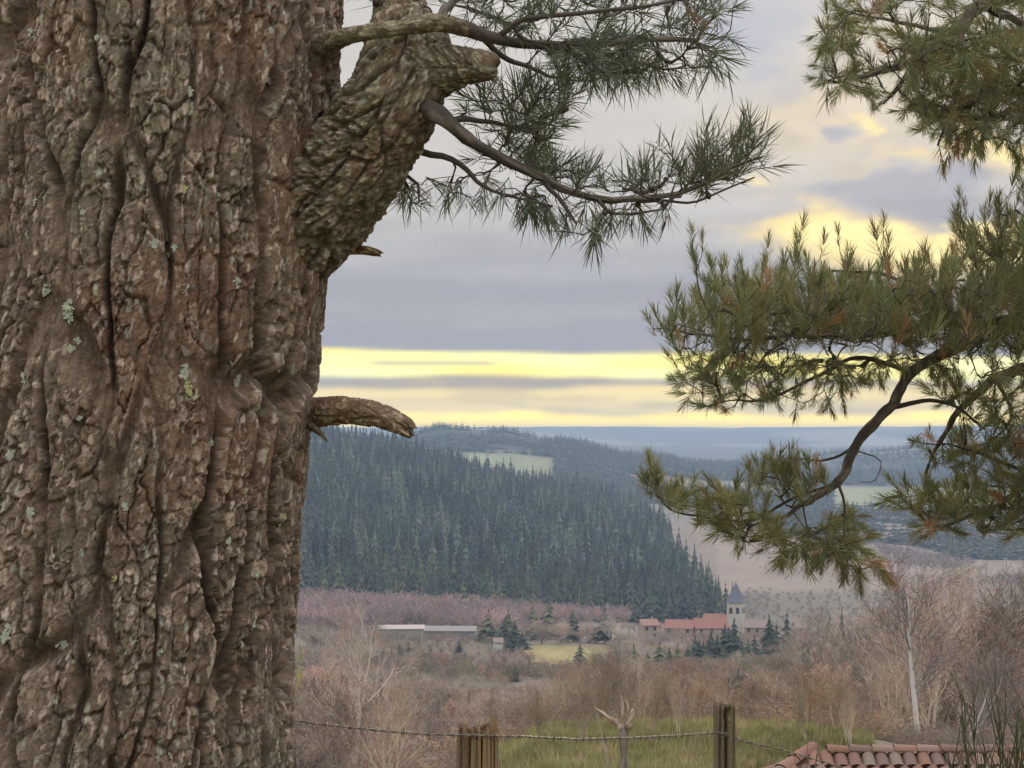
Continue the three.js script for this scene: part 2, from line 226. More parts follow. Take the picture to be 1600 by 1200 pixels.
// ---------------------------------------------------------------- the old pine in front: trunk with plated bark
const BARK = { h: 0, c: [0, 0, 0] };
function bark(u, v, seed = 0, k = 1) {                      // u round the stem, v along it, both in metres: relief and colour
  const wu = fbm(u * 5, v * 2.4, 3, 201 + seed) * 0.06 + fbm(u * 22, v * 12, 2, 203 + seed) * 0.010, wv = fbm(u * 7, v * 5, 2, 207 + seed) * 0.08;
  const uu = u + wu * k, vv = v + wv;
  const a = voro(uu / (0.105 * k), vv / (0.58 * k), 211 + seed), edge = a.f2 - a.f1, idA = a.id, wide = 0.12 + 0.16 * hash2(Math.floor(idA * 999), 3, 5);
  const fA = ss(0.0, wide, edge), deep = 0.4 + 0.95 * ss(-0.3, 0.45, fbm(u * 7, v * 4.5, 3, 213 + seed) + 0.22 * ss(0.1, 0.4, u));
  const b = voro((uu + 0.006 * noise(u * 90, v * 50, 5)) / (0.043 * k), vv / (0.15 * k), 221 + seed), fB = ss(0.0, 0.15, b.f2 - b.f1), idB = b.id, dB = hash2(Math.floor(idB * 9973), 8);
  const c = voro((u + 0.006 * noise(u * 80, v * 60, 6)) / 0.0185, (v + 0.006 * noise(u * 80, v * 60, 8)) / 0.034, 231 + seed), idC = c.id, lift = c.dx * (hash2(Math.floor(idC * 9973), 1) - 0.5) * 1.6 - c.dy * (0.5 + 1.3 * hash2(Math.floor(idC * 9973), 2)), cEdge = c.f2 - c.f1, fC = ss(0, 0.12, cEdge), patch = ss(-0.12, 0.2, fbm(u * 9, v * 6, 3, 235 + seed));
  const e = voro(u / 0.0062 + 0.5 * noise(u * 150, v * 70, 4), v / 0.017 + 0.4 * noise(u * 140, v * 60, 14), 241 + seed), idE = e.id;
  BARK.h = k * (-0.04 * deep * (1 - fA) - 0.015 * (0.2 + dB) * (1 - fB) * (0.3 + 0.7 * fA) + 0.008 * (idB - 0.5)) + fA * (0.22 + 0.78 * patch) * (0.0044 * (idC - 0.5) + 0.005 * lift - 0.0034 * (1 - fC)) + 0.002 * (idE - 0.5 - 0.6 * e.dy) * (0.4 + 0.6 * patch) * fA + 0.0007 * noise(u * 300, v * 160, 9) + 0.0035 * (0.4 + 0.6 * fA) * fbm(u * 40, v * 17, 3, 245 + seed) + k * 0.018 * fbm(u * 3.1, v * 1.7, 3, 251 + seed);
  // colours belong to the flakes: brown and grey plates, rusty fresh patches, pale pinkish scales, algae
  const red = ss(0.05, 0.4, fbm(u * 5.5 + 3, v * 3.2, 3, 261 + seed)), alg = ss(0.05, 0.4, fbm(u * 6 - 9, v * 2.2, 3, 271 + seed)), gr = ss(-0.1, 0.35, fbm(u * 11, v * 4, 3, 277 + seed));
  let col = mix3([0.185, 0.126, 0.082], [0.265, 0.2, 0.143], clamp(idB * 0.45 + gr * 0.55));
  col = mix3(col, [0.26, 0.13, 0.078], red * 0.5); col = mix3(col, [0.22, 0.205, 0.13], alg * 0.4);
  const pale = hash2(Math.floor(idC * 7919), 4); if (idC > 0.8) col = mix3(col, [0.56, 0.44, 0.33], (0.1 + 0.7 * pale) * (0.3 + 0.7 * patch)); else if (idC < 0.16) col = mix3(col, [0.115, 0.08, 0.055], 0.6);
  if (idE > 0.9) col = mix3(col, [0.74, 0.6, 0.48], 0.3 + 0.45 * hash2(Math.floor(idE * 7717), 6)); else if (idE < 0.14) col = col.map((q) => q * 0.68); else if (idE > 0.55 && idE < 0.572) col = mix3(col, [0.42, 0.45, 0.34], 0.75);
  const curl = 1 - Math.abs(fbm(u * 46 + 4 * wu, v * 27, 3, 291 + seed)) * 2.2, lip = ss(0.9, 0.985, curl) * ss(-0.25, 0.15, fbm(u * 14, v * 9, 2, 293 + seed)) * fA; BARK.h += 0.0026 * lip; col = mix3(col, [0.62, 0.5, 0.39], lip * 0.75);
  col = mix3([0.19, 0.13, 0.086], col, 0.3 + 0.7 * fA);
  const n = 1 + 0.2 * noise(u * 260, v * 140, 12) + 0.25 * fbm(u * 70, v * 30, 3, 283); BARK.c = [col[0] * n, col[1] * n, col[2] * n]; return BARK;
}
const barkMat = new THREE.MeshStandardMaterial({ vertexColors: true, roughness: 0.95, bumpMap: grainFine, bumpScale: 0.0016, map: grainFine, side: THREE.DoubleSide });
const TD = 4.62;                                            // distance of the trunk's axis
// right-hand outline of the stem in the picture, from which its axis and radius follow
const OUT = [[-900, 560, 0.30], [-300, 545, 0.335], [0, 527, 0.358], [200, 520, 0.363], [420, 510, 0.366], [540, 497, 0.368], [700, 484, 0.37], [830, 466, 0.372], [1000, 455, 0.376], [1200, 440, 0.385], [1600, 432, 0.42], [2100, 470, 0.52], [2500, 520, 0.62]];
const trunkY = (v) => HORIZON - (v - EYE) / (TD - 0.03) * F;
function trunkAt(v) { const py = trunkY(v); let i = 0; while (i < OUT.length - 2 && py > OUT[i + 1][0]) i++; const a = OUT[i], b = OUT[i + 1], t = clamp((py - a[0]) / (b[0] - a[0])); const r = lerp(a[2], b[2], t), e = (lerp(a[1], b[1], t) - 800) / F; const d = TD; return [e * d - r * Math.sqrt(1 + e * e) , r]; }
function trunkPoint(th, v, out = 0) { const [cx, r] = trunkAt(v), R = r + out + 0.012 * Math.cos(3 * th + v * 1.3) + 0.008 * Math.sin(5 * th - v * 2); return v3(cx + Math.sin(th) * R, v, -TD + Math.cos(th) * R); }
const pine = thing('pine_tree', 'massive old pine with deeply furrowed scaly brown bark in the foreground', 'tree', [trunkAt(groundY(-0.9, -TD))[0], groundY(-0.9, -TD), -TD]);
const pineAt = pine.position.clone();
const toPine = (p) => p.clone().sub(pineAt);
let trunk;
{
  const th = []; for (let t = -Math.PI; t < Math.PI - 1e-6;) { th.push(t); t += t > -0.95 && t < 1.95 ? 0.0062 : 0.05; }
  const vs = []; for (let v = groundY(-0.9, -TD) - 0.25; v < 7.2;) { vs.push(v); v += v > EYE - 0.82 && v < EYE + 1.02 ? 0.0026 : 0.03; }
  const N = th.length, R = vs.length, pos = new Float32Array((N + 1) * R * 3), col = new Float32Array((N + 1) * R * 3), uv = new Float32Array((N + 1) * R * 2), idx = new Uint32Array(N * (R - 1) * 6);
  for (let j = 0; j < R; j++) for (let i = 0; i <= N; i++) {
    const t = i < N ? th[i] : th[0] + 2 * Math.PI, tt = i < N ? t : th[0], u = tt * 0.37, b = bark(u, vs[j]), p = trunkPoint(tt, vs[j], b.h), o = j * (N + 1) + i;
    pos.set([p.x - pineAt.x, p.y - pineAt.y, p.z - pineAt.z], o * 3); col.set(b.c, o * 3); uv[o * 2] = t * 0.37 / 0.21; uv[o * 2 + 1] = vs[j] / 0.21;
  }
  let q = 0; for (let j = 0; j < R - 1; j++) for (let i = 0; i < N; i++) { const a = j * (N + 1) + i, b = a + 1, c = a + N + 1, d = c + 1; idx.set([a, b, d, a, d, c], q); q += 6; }
  const g = new THREE.BufferGeometry(); g.setAttribute('position', new THREE.BufferAttribute(pos, 3)); g.setAttribute('color', new THREE.BufferAttribute(col, 3)); g.setAttribute('uv', new THREE.BufferAttribute(uv, 2)); g.setIndex(new THREE.BufferAttribute(idx, 1)); g.computeVertexNormals();
  trunk = part('trunk', g, barkMat, pine);
  console.log('trunk triangles', idx.length / 3);
}
// stems and stubs with bark of their own
function barkStem(list, seed, k, cell, endNoise = 0, tint = [1, 1, 1]) {   // list: [px, py, d, radius in metres]
  const pts = list.map((a) => P(a[0], a[1], a[2])), c = new THREE.CatmullRomCurve3(pts, false, 'centripetal'), L = c.getLength(), n = Math.ceil(L / cell), rr = Math.max(...list.map((a) => a[3])), S = Math.ceil(2 * Math.PI * rr / cell);
  const lens = pts.map((p, i) => i / (pts.length - 1)), g = new Geo(), T = v3(), A = v3(), B = v3(); c.getTangentAt(0, T); A.set(0, 0, 1);
  for (let j = 0; j <= n; j++) {
    const t = j / n, tp = c.getUtoTmapping(t), p = c.getPoint(tp); c.getTangent(tp, T); A.addScaledVector(T, -A.dot(T)).normalize(); B.crossVectors(T, A);
    const f = tp * (list.length - 1), i = Math.min(list.length - 2, Math.floor(f)), r = lerp(list[i][3], list[i + 1][3], f - i);
    for (let s = 0; s <= S; s++) { const a = (s % S) / S * 2 * Math.PI, b = bark(a * r + seed * 3, t * L * 2.3 + seed, seed, k), R = Math.max(0.001, r + b.h * Math.min(1, r / 0.1) + r * 0.1 * noise(Math.cos(a) * 1.5 + t * L * 6, Math.sin(a) * 1.5 + seed, seed)); const q = p.clone().addScaledVector(A, Math.cos(a) * R).addScaledVector(B, Math.sin(a) * R).addScaledVector(T, endNoise * (j / n) ** 6 * noise(Math.cos(a) * 3, Math.sin(a) * 3, seed)); g.v(q.x - pineAt.x, q.y - pineAt.y, q.z - pineAt.z, [b.c[0] * tint[0], b.c[1] * tint[1], b.c[2] * tint[2]], a * rr / 0.21, t * L / 0.21); }
  }
  for (let j = 0; j < n; j++) for (let s = 0; s < S; s++) { const a = j * (S + 1) + s; g.quad(a, a + 1, a + S + 2, a + S + 1); }
  for (const j of [0, n]) { const m = v3(); for (let s = 0; s < S; s++) m.add(v3(...g.p.slice((j * (S + 1) + s) * 3, (j * (S + 1) + s) * 3 + 3))); m.multiplyScalar(1 / S); const o = g.v(m.x, m.y, m.z, [0.22, 0.17, 0.12], 0, 0); for (let s = 0; s < S; s++) g.tri(o, j * (S + 1) + s, j * (S + 1) + s + 1); }
  return g.build();
}
const limb = part('limb', mergeGeometries([
  barkStem([[405, 420, 4.55, 0.10], [500, 318, 4.5, 0.118], [575, 222, 4.46, 0.108], [622, 140, 4.44, 0.096], [636, 70, 4.5, 0.082], [628, 20, 4.62, 0.062], [612, -60, 4.78, 0.052], [590, -240, 4.95, 0.045], [640, -700, 5.2, 0.03]], 21, 0.4, 0.004, 0, [0.88, 0.95, 0.86]),
  barkStem([[625, 130, 4.44, 0.075], [680, 112, 4.42, 0.058], [735, 104, 4.4, 0.037], [772, 105, 4.38, 0.026], [777, 106, 4.38, 0.012]], 33, 0.25, 0.004, 0.006, [0.85, 0.95, 0.85]),
  barkStem([[490, 80, 4.5, 0.028], [545, 56, 4.36, 0.017], [610, 46, 4.33, 0.016], [690, 36, 4.36, 0.019], [730, 46, 4.4, 0.016]], 39, 0.2, 0.004, 0, [0.9, 0.95, 0.85]),
]), barkMat, pine);
const stub1 = part('broken_stub', barkStem([[430, 640, 4.62, 0.036], [490, 643, 4.6, 0.033], [540, 640, 4.56, 0.030], [590, 648, 4.52, 0.027], [628, 662, 4.49, 0.022], [638, 669, 4.48, 0.013]], 45, 0.3, 0.0028, 0.02, [1.2, 1.12, 0.95]), barkMat, pine);
stub1.userData.label = 'thick pale broken branch stub pointing right';
const stub2 = part('broken_stub', barkStem([[470, 420, 4.6, 0.016], [512, 398, 4.57, 0.0125], [550, 390, 4.55, 0.0105], [585, 394, 4.53, 0.0085], [594, 397, 4.53, 0.005]], 51, 0.2, 0.0024, 0.008, [1.25, 1.15, 0.95]), barkMat, pine);
stub2.userData.label = 'short thin broken branch stub';
part('bark_splinter', barkStem([[470, 655, 4.6, 0.012], [490, 668, 4.58, 0.009], [504, 680, 4.57, 0.005], [512, 690, 4.57, 0.001]], 55, 0.15, 0.0024), barkMat, pine);
// loose scales and lichen on the trunk
{
  const R = rng(4242), scaleMats = [std(0.34, 0.255, 0.205), std(0.25, 0.165, 0.12), std(0.2, 0.165, 0.135), std(0.29, 0.24, 0.2), std(0.15, 0.115, 0.09), std(0.3, 0.17, 0.11)];
  scaleMats.forEach((m) => { m.bumpMap = grainFine; m.bumpScale = 0.001; });
  const scaleGeos = [];
  for (let k = 0; k < 9; k++) {                             // a thin warped plate, outline uneven
    const g = new Geo(), n = 9, top = [], bot = []; const cur = 0.1 + R() * 0.35;
    for (let i = 0; i < n; i++) { const a = (i + 0.5 * R()) / n * 2 * Math.PI, r = 0.42 + 0.68 * R(), x = Math.cos(a) * r * 0.55, y = Math.sin(a) * r; const z = -cur * (x * x * 0.8) + (R() - 0.5) * 0.1; top.push(g.v(x * 0.9, y * 0.9, z + 0.16, null, x, y)); bot.push(g.v(x, y, z - 0.12, null, x, y)); }
    const c = g.v(0, 0, 0.2 + R() * 0.08, null, 0, 0); for (let i = 0; i < n; i++) { const m = (i + 1) % n; g.tri(c, top[i], top[m]); g.quad(bot[i], bot[m], top[m], top[i]); } scaleGeos.push(g.build(false));
  }
  const lichGeos = [];
  for (let k = 0; k < 4; k++) {                             // a rosette of curled lobes
    const g = new Geo();
    for (let i = 0; i < 13; i++) { const a = R() * 7, r0 = R() * 0.35, r1 = r0 + 0.35 + R() * 0.4, w = 0.13 + R() * 0.12, ca = Math.cos(a), sa = Math.sin(a), z0 = 0.05 + R() * 0.1, z1 = 0.1 + R() * 0.22, col = mix3([0.36, 0.42, 0.31], [0.52, 0.54, 0.4], R());
      const at = (r, s, z) => g.v(ca * r - sa * s, sa * r + ca * s, z, col, r, s); const p = [at(r0, -w * 0.6, z0), at(r0, w * 0.6, z0), at((r0 + r1) / 2, w, z1), at((r0 + r1) / 2, -w, z1 * 0.8), at(r1, w * 0.7, z1 * 0.5), at(r1, -w * 0.5, z1 * 0.9), at(r1 + 0.08, 0, z1)];
      g.quad(p[0], p[1], p[2], p[3]); g.quad(p[3], p[2], p[4], p[5]); g.tri(p[5], p[4], p[6]); }
    lichGeos.push(g.build(false));
  }
  const lichMat = new THREE.MeshStandardMaterial({ vertexColors: true, roughness: 1, side: THREE.DoubleSide }), lichYel = lichMat.clone(); lichYel.color.setRGB(1.0, 0.95, 0.55);
  const place = (geo, mat, name, th, v, s, turn, lift, lean = 0) => {
    const b = bark(th * 0.37, v).h, p = trunkPoint(th, v, b + lift), m = part(name, geo, mat, trunk); m.position.copy(toPine(p)); m.rotation.set(0, th, 0); m.rotateX(lean); m.rotateZ(turn); m.scale.set(s, s, s * (name === 'lichen' ? 0.6 : 0.3)); return m;
  };
  const thAt = (px, v) => { let best = 0, e = 1e9; for (let t = -1.4; t < 1.5; t += 0.01) { const p = trunkPoint(t, v), q = 800 + p.x / -p.z * F; if (Math.abs(q - px) < e) { e = Math.abs(q - px); best = t; } } return best; };
  const vAt = (py) => EYE - (py - HORIZON) / F * (TD - 0.34);
  for (let k = 0; k < 290; k++) { const v = EYE - 0.78 + R() * 1.74, th = -0.9 + R() * 2.5, s = 0.006 + 0.013 * R() * R(); place(scaleGeos[k % 9], scaleMats[Math.floor(R() * R() * 6)], 'bark_scale', th, v, s * (0.8 + 0.5 * R()), (R() - 0.5) * 0.9, 0.0005, (R() - 0.35) * 0.35); }
  const spots = [[62, 452, 14], [95, 487, 18], [106, 541, 12], [292, 441, 11], [372, 440, 9], [293, 607, 10, 1], [290, 580, 12], [393, 592, 13], [14, 706, 12], [50, 794, 12], [195, 790, 9], [447, 820, 11, 1], [91, 1003, 15], [12, 988, 12], [432, 846, 9], [269, 1180, 8], [303, 168, 14], [296, 140, 10], [50, 42, 13], [345, 300, 8], [288, 292, 8, 1], [255, 1020, 8], [120, 655, 8], [210, 470, 7], [240, 380, 8], [360, 850, 9], [405, 905, 9], [400, 985, 9], [55, 310, 9], [270, 390, 9], [445, 640, 9], [330, 880, 7], [180, 905, 8, 1], [85, 1090, 7], [228, 860, 7], [485, 390, 10], [500, 300, 9], [455, 560, 8], [150, 60, 7], [35, 590, 8], [340, 690, 7], [130, 330, 7]];
  spots.forEach(([px, py, r, y], i) => { const v = vAt(py), th = thAt(px, v), s = r * M(TD - 0.35); for (let k = 0; k < 3; k++) place(lichGeos[(i + k) % 4], y ? lichYel : lichMat, 'lichen', th + (R() - 0.5) * s * 2.2, v + (R() - 0.5) * s * 1.4, s * (0.5 + 0.4 * R()), R() * 6, 0.002); });
}
console.log('trunk done');

// ---------------------------------------------------------------- pine boughs: twigs that grow towards scattered shoots, needles on every shoot
function needleShoot(seed, n, L, spread, nl, w, pal, tipOnly = 0) {
  const R = rng(seed), g = new Geo();
  for (let k = 0; k < n; k++) {
    const t = tipOnly + (1 - tipOnly) * Math.pow(R(), 0.8), a = R() * 6.283, th = lerp(spread[0], spread[1], t) * (0.7 + 0.6 * R()), l = nl * (0.65 + 0.5 * R()), col = pal(R), ca = Math.cos(a), sa = Math.sin(a);
    const dir = v3(ca * Math.sin(th), Math.cos(th), sa * Math.sin(th)), side = v3(-sa, (R() - 0.5), ca).normalize().multiplyScalar(w), base = v3(ca * 0.002, t * L, sa * 0.002);
    const bend = v3((R() - 0.5), 0.35 * (R() - 0.3), (R() - 0.5)).multiplyScalar(l * 0.22), mid = base.clone().addScaledVector(dir, l * 0.55).addScaledVector(bend, 0.35), tip = base.clone().addScaledVector(dir, l).add(bend);
    const q = [base.clone().sub(side), base.clone().add(side), mid.clone().add(side), mid.clone().sub(side), tip].map((p) => g.v(p.x, p.y, p.z, col)); g.quad(q[0], q[1], q[2], q[3]); g.tri(q[3], q[2], q[4]);
  }
  return g;
}
const inPoly = (x, y, poly) => { let c = false; for (let i = 0, j = poly.length - 1; i < poly.length; j = i++) { const [a, b] = poly[i], [p, q] = poly[j]; if ((b > y) !== (q > y) && x < (p - a) * (y - b) / (q - b) + a) c = !c; } return c; };
const needleMat = new THREE.MeshPhysicalMaterial({ vertexColors: true, roughness: 1, transmission: 0.35, thickness: 0, side: THREE.DoubleSide });
const twigMat = new THREE.MeshStandardMaterial({ vertexColors: true, roughness: 0.9, map: grainFine, bumpMap: grainFine, bumpScale: 0.0008, side: THREE.DoubleSide });
// mains: lists of [px, py, d, radius]; areas: { poly, d: [near, far], n, up }
function bough(tree, treeAt, name, mains, areas, protos, seed, o = {}) {
  const R = rng(seed), nodes = [], paths = [], twigCol = o.twig ?? [0.12, 0.095, 0.075];
  const addPath = (pts, parent, minR) => { const path = { pts, parent, first: nodes.length, minR, load: 0 }; pts.forEach((p, i) => nodes.push({ p, path: paths.length, i, dir: pts[Math.min(i + 1, pts.length - 1)].clone().sub(pts[Math.max(0, i - 1)]).normalize() })); paths.push(path); return path; };
  for (const m of mains) {
    const c = new THREE.CatmullRomCurve3(m.map((a) => P(a[0], a[1], a[2])), false, 'centripetal'), n = Math.max(3, Math.round(c.getLength() / 0.025)), pts = [], rad = [];
    for (let k = 0; k <= n; k++) { const t = k / n, f = t * (m.length - 1), i = Math.min(m.length - 2, Math.floor(f)); const p = c.getPoint(t); p.x += 0.004 * noise(k * 0.4, seed, 1); p.y += 0.006 * noise(k * 0.35, seed, 2); pts.push(p); rad.push(lerp(m[i][3], m[i + 1][3], f - i)); }
    let par = null; if (nodes.length && !o.loose) { let e = 0.06; nodes.forEach((nd) => { const d = nd.p.distanceTo(pts[0]); if (d < e) { e = d; par = nd; } }); }
    addPath(pts, par, rad);
  }
  const ends = [];
  for (const a of areas) {
    const xs = a.poly.map((q) => q[0]), ys = a.poly.map((q) => q[1]), x0 = Math.min(...xs), x1 = Math.max(...xs), y0 = Math.min(...ys), y1 = Math.max(...ys);
    for (let k = 0, t = 0; k < a.n && t < a.n * 60; t++) { const x = lerp(x0, x1, R()), y = lerp(y0, y1, R()); if (!inPoly(x, y, a.poly)) continue; k++; ends.push({ p: P(x, y, lerp(a.d[0], a.d[1], R())), a }); }
    for (const s of a.spikes ?? []) ends.push({ p: P(s[0], s[1], lerp(a.d[0], a.d[1], 0.2 + 0.5 * R())), a, spike: 1 });
  }
  const near = (p) => { let e = 1e9, b = null; for (const n of nodes) { const d = n.p.distanceToSquared(p); if (d < e) { e = d; b = n; } } return [Math.sqrt(e), b]; };
  ends.forEach((e) => { e.far = near(e.p)[0] + (e.spike ? 0.4 : 0); }); ends.sort((a, b) => a.far - b.far);
  const tufts = [];
  for (const e of ends) {
    let best = null, cost = 1e9; const d = v3();
    for (const n of nodes) { d.subVectors(e.p, n.p); const l = d.length(); if (l < 0.02 || l > cost) continue; const al = n.dir.dot(d) / l, c = l * (1 + 0.55 * (1 - al)); if (c < cost) { cost = c; best = n; } }
    if (!best) continue;
    const l = e.p.distanceTo(best.p), up = e.a.up ?? 0.25, c1 = best.p.clone().addScaledVector(best.dir, l * 0.38).add(v3((R() - 0.5), (R() - 0.6), (R() - 0.5)).multiplyScalar(l * 0.2)), n = Math.max(3, Math.round(l / 0.022)), pts = [];
    const c2 = e.p.clone().lerp(best.p, 0.35); c2.y -= l * up * 0.5; const cv = new THREE.CubicBezierCurve3(best.p, c1, c2, e.p);
    for (let k = 0; k <= n; k++) { const p = cv.getPoint(k / n); if (k && k < n) p.add(v3(R() - 0.5, R() - 0.5, R() - 0.5).multiplyScalar(0.006)); pts.push(p); }
    const path = addPath(pts, best, null); path.load = 1;
    const dir = e.p.clone().sub(c2).normalize(); dir.y += up * (0.5 + R()); dir.x += (R() - 0.5) * 0.5; dir.z += (R() - 0.5) * 0.5; dir.normalize();
    tufts.push([e.p, dir, e]);
    if (R() < (e.a.more ?? 0.5) && n > 4) { const q = pts[Math.floor(n * (0.45 + 0.3 * R()))], dd = dir.clone().add(v3(R() - 0.5, R() - 0.2, R() - 0.5).multiplyScalar(1.4)).normalize(); tufts.push([q, dd, e]); }
  }
  for (let k = paths.length - 1; k >= 0; k--) if (paths[k].parent) paths[paths[k].parent.path].load += Math.max(1, paths[k].load);
  const g = new Geo();
  for (const p of paths) {
    const r1 = 0.00125 * Math.pow(Math.max(1, p.load), 0.5), N = p.pts.length; let rad = p.minR ?? p.pts.map((_, k) => lerp(Math.min(r1 * 1.25, 0.012), 0.0013, k / (N - 1)));
    const tint = 0.8 + 0.5 * R(), thick = rad[0] > 0.009; if (thick) rad = rad.map((r, k) => r * (1 + 0.12 * noise(k * 0.7, seed + p.first, 3) + 0.08 * noise(k * 1.9, seed, 4)));
    g.tube(p.pts.map((q) => q.clone().sub(treeAt)), rad, thick ? 10 : rad[0] > 0.004 ? 5 : 3, thick ? (t, a) => { const w = clamp(0.5 + 1.2 * noise(t * N * 0.35, a * 2.2 + p.first, 6) + 0.5 * noise(t * N * 1.1, a * 4, 7)); return mix3(twigCol.map((c) => c * 0.7), [0.27, 0.215, 0.165], w * w); } : twigCol.map((c) => c * tint));
  }
  for (let k = 0; k < g.n; k++) { g.t[k * 2 + 1] *= 3; }
  const br = part(name, g.build(), twigMat, tree);
  const groups = protos.map(() => []); tufts.forEach((t) => groups[Math.floor(R() * R() * 0.999 * protos.length * (o.even ? 1 : 1))].push(t));
  const up = v3(0, 1, 0), m4 = new THREE.Matrix4(), q4 = new THREE.Quaternion(), q5 = new THREE.Quaternion();
  groups.forEach((list, k) => {
    if (!list.length) return; const im = new THREE.InstancedMesh(protos[k], needleMat, list.length); im.name = 'needles'; im.userData.kind = 'stuff'; im.castShadow = im.receiveShadow = true; const col = new THREE.Color();
    list.forEach(([p, dir, e], i) => { q4.setFromUnitVectors(up, dir); q5.setFromAxisAngle(up, R() * 6.283); q4.multiply(q5); const s = (0.75 + 0.45 * R()) * (e.a.size ?? 1); m4.compose(p.clone().sub(treeAt).addScaledVector(dir, -0.03 * s), q4, v3(s, s, s)); im.setMatrixAt(i, m4); const b = 0.75 + 0.5 * R(); if (R() < (o.dead ?? 0.02)) col.setRGB(1.7 * b, 0.95 * b, 1.1 * b); else col.setRGB(b * (0.9 + 0.3 * R()), b, b * (0.8 + 0.4 * R())); im.setColorAt(i, col); });
    br.add(im);
  });
  console.log(name, 'tufts', tufts.length, 'twig triangles', g.i.length / 3); return br;
}
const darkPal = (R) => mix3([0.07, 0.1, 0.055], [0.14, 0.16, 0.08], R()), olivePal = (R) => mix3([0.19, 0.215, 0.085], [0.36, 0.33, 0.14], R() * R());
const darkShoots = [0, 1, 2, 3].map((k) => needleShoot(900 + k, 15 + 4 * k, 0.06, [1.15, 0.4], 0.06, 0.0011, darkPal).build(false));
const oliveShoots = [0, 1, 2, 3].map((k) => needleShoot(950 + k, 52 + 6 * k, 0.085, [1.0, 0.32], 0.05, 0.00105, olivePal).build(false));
bough(pine, pineAt, 'branch', [
  [[690, 36, 4.36, 0.017], [760, 55, 4.42, 0.0125], [850, 72, 4.5, 0.010], [950, 66, 4.6, 0.008], [1040, 62, 4.7, 0.006], [1115, 72, 4.78, 0.003]],
  [[780, 60, 4.44, 0.007], [830, 30, 4.4, 0.006], [900, 20, 4.36, 0.005], [1000, 12, 4.35, 0.004], [1090, -8, 4.35, 0.002]],
  [[880, 72, 4.52, 0.006], [930, 108, 4.5, 0.004], [1000, 112, 4.55, 0.002]],
  [[740, 50, 4.4, 0.008], [800, 95, 4.6, 0.006], [860, 118, 4.8, 0.004], [920, 130, 5.0, 0.002]],
  [[690, 30, 4.4, 0.010], [720, -10, 4.6, 0.008], [790, -40, 4.9, 0.006], [900, -60, 5.1, 0.003]],
  [[600, -40, 4.75, 0.012], [680, -30, 4.5, 0.009], [800, -28, 4.35, 0.006], [950, -40, 4.3, 0.003]],
], [
  { poly: [[700, -40], [1100, -40], [1130, 20], [1130, 95], [1040, 115], [930, 120], [860, 110], [760, 60], [720, 20]], d: [4.3, 5.1], n: 150, up: 0.1, more: 0.5 },
  { poly: [[830, 60], [1000, 50], [1060, 80], [1000, 105], [860, 118]], d: [4.4, 4.9], n: 50, up: -0.2, more: 0.6 },
  { poly: [[560, -50], [720, -50], [720, 0], [650, 10], [560, 6]], d: [4.9, 5.4], n: 16, up: 0.1 },
  { poly: [[900, 85], [1130, 85], [1120, 105], [1010, 118], [900, 130]], d: [4.4, 4.9], n: 34, up: -0.5, more: 0.3, spikes: [[1120, 25], [1145, 12], [1060, -10], [1142, 62], [1130, 95], [1075, 30]] },
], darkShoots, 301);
bough(pine, pineAt, 'branch', [
  [[665, 165, 4.38, 0.02], [705, 200, 4.36, 0.015], [760, 238, 4.4, 0.0115], [850, 280, 4.46, 0.0095], [930, 306, 4.5, 0.008], [1000, 312, 4.55, 0.007], [1070, 303, 4.58, 0.005], [1130, 270, 4.6, 0.004], [1190, 245, 4.62, 0.002]],
  [[1060, 303, 4.58, 0.004], [1105, 255, 4.6, 0.003], [1160, 208, 4.62, 0.0018]],
  [[850, 280, 4.46, 0.006], [880, 325, 4.4, 0.004], [900, 352, 4.38, 0.002]],
  [[935, 307, 4.5, 0.005], [950, 335, 4.46, 0.004], [1035, 330, 4.44, 0.002]],
  [[1000, 312, 4.55, 0.004], [1080, 318, 4.6, 0.003], [1180, 280, 4.65, 0.002]],
  [[690, 188, 4.38, 0.008], [760, 192, 4.5, 0.005], [830, 205, 4.7, 0.003], [880, 172, 4.8, 0.0018]],
  [[660, 235, 4.5, 0.008], [720, 262, 4.5, 0.006], [765, 300, 4.46, 0.004], [860, 322, 4.42, 0.002]],
  [[625, 262, 4.5, 0.005], [650, 290, 4.46, 0.003], [652, 318, 4.44, 0.002]],
  [[760, 238, 4.4, 0.006], [800, 262, 4.7, 0.004], [880, 262, 4.9, 0.002]],
], [
  { poly: [[720, 150], [800, 130], [870, 150], [885, 190], [840, 230], [740, 225]], d: [4.4, 5.1], n: 66, up: 0.1, more: 0.6 },
  { poly: [[780, 130], [900, 140], [890, 165], [800, 160]], d: [4.5, 5.0], n: 16, up: 0.1 },
  { poly: [[720, 235], [830, 245], [950, 285], [1050, 270], [1130, 235], [1170, 200], [1195, 225], [1180, 280], [1080, 300], [940, 305], [820, 285]], d: [4.36, 4.9], n: 104, up: 0.35, more: 0.6 },
  { poly: [[600, 290], [700, 265], [760, 270], [760, 310], [660, 315]], d: [4.4, 4.8], n: 20, up: -0.4, more: 0.3 },
  { poly: [[760, 290], [940, 315], [1060, 315], [1050, 335], [920, 355], [860, 345]], d: [4.36, 4.7], n: 44, up: -0.7, more: 0.4 },
  { poly: [[1090, 200], [1165, 190], [1195, 225], [1195, 265], [1100, 290]], d: [4.5, 4.75], n: 9, up: 0.3, more: 0.2, spikes: [[1165, 195], [1120, 218], [1190, 240], [1196, 262], [1030, 232], [1050, 245], [900, 365], [645, 318]] },
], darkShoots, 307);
bough(pine, pineAt, 'branch', [[[512, 402, 4.57, 0.004], [522, 405, 4.55, 0.002], [530, 410, 4.54, 0.0012]]], [{ poly: [[518, 400], [540, 402], [540, 412], [522, 412]], d: [4.5, 4.56], n: 2, up: -0.4, more: 0 }], [needleShoot(990, 9, 0.01, [0.8, 0.4], 0.04, 0.0008, olivePal).build(false)], 311, { loose: 1 });

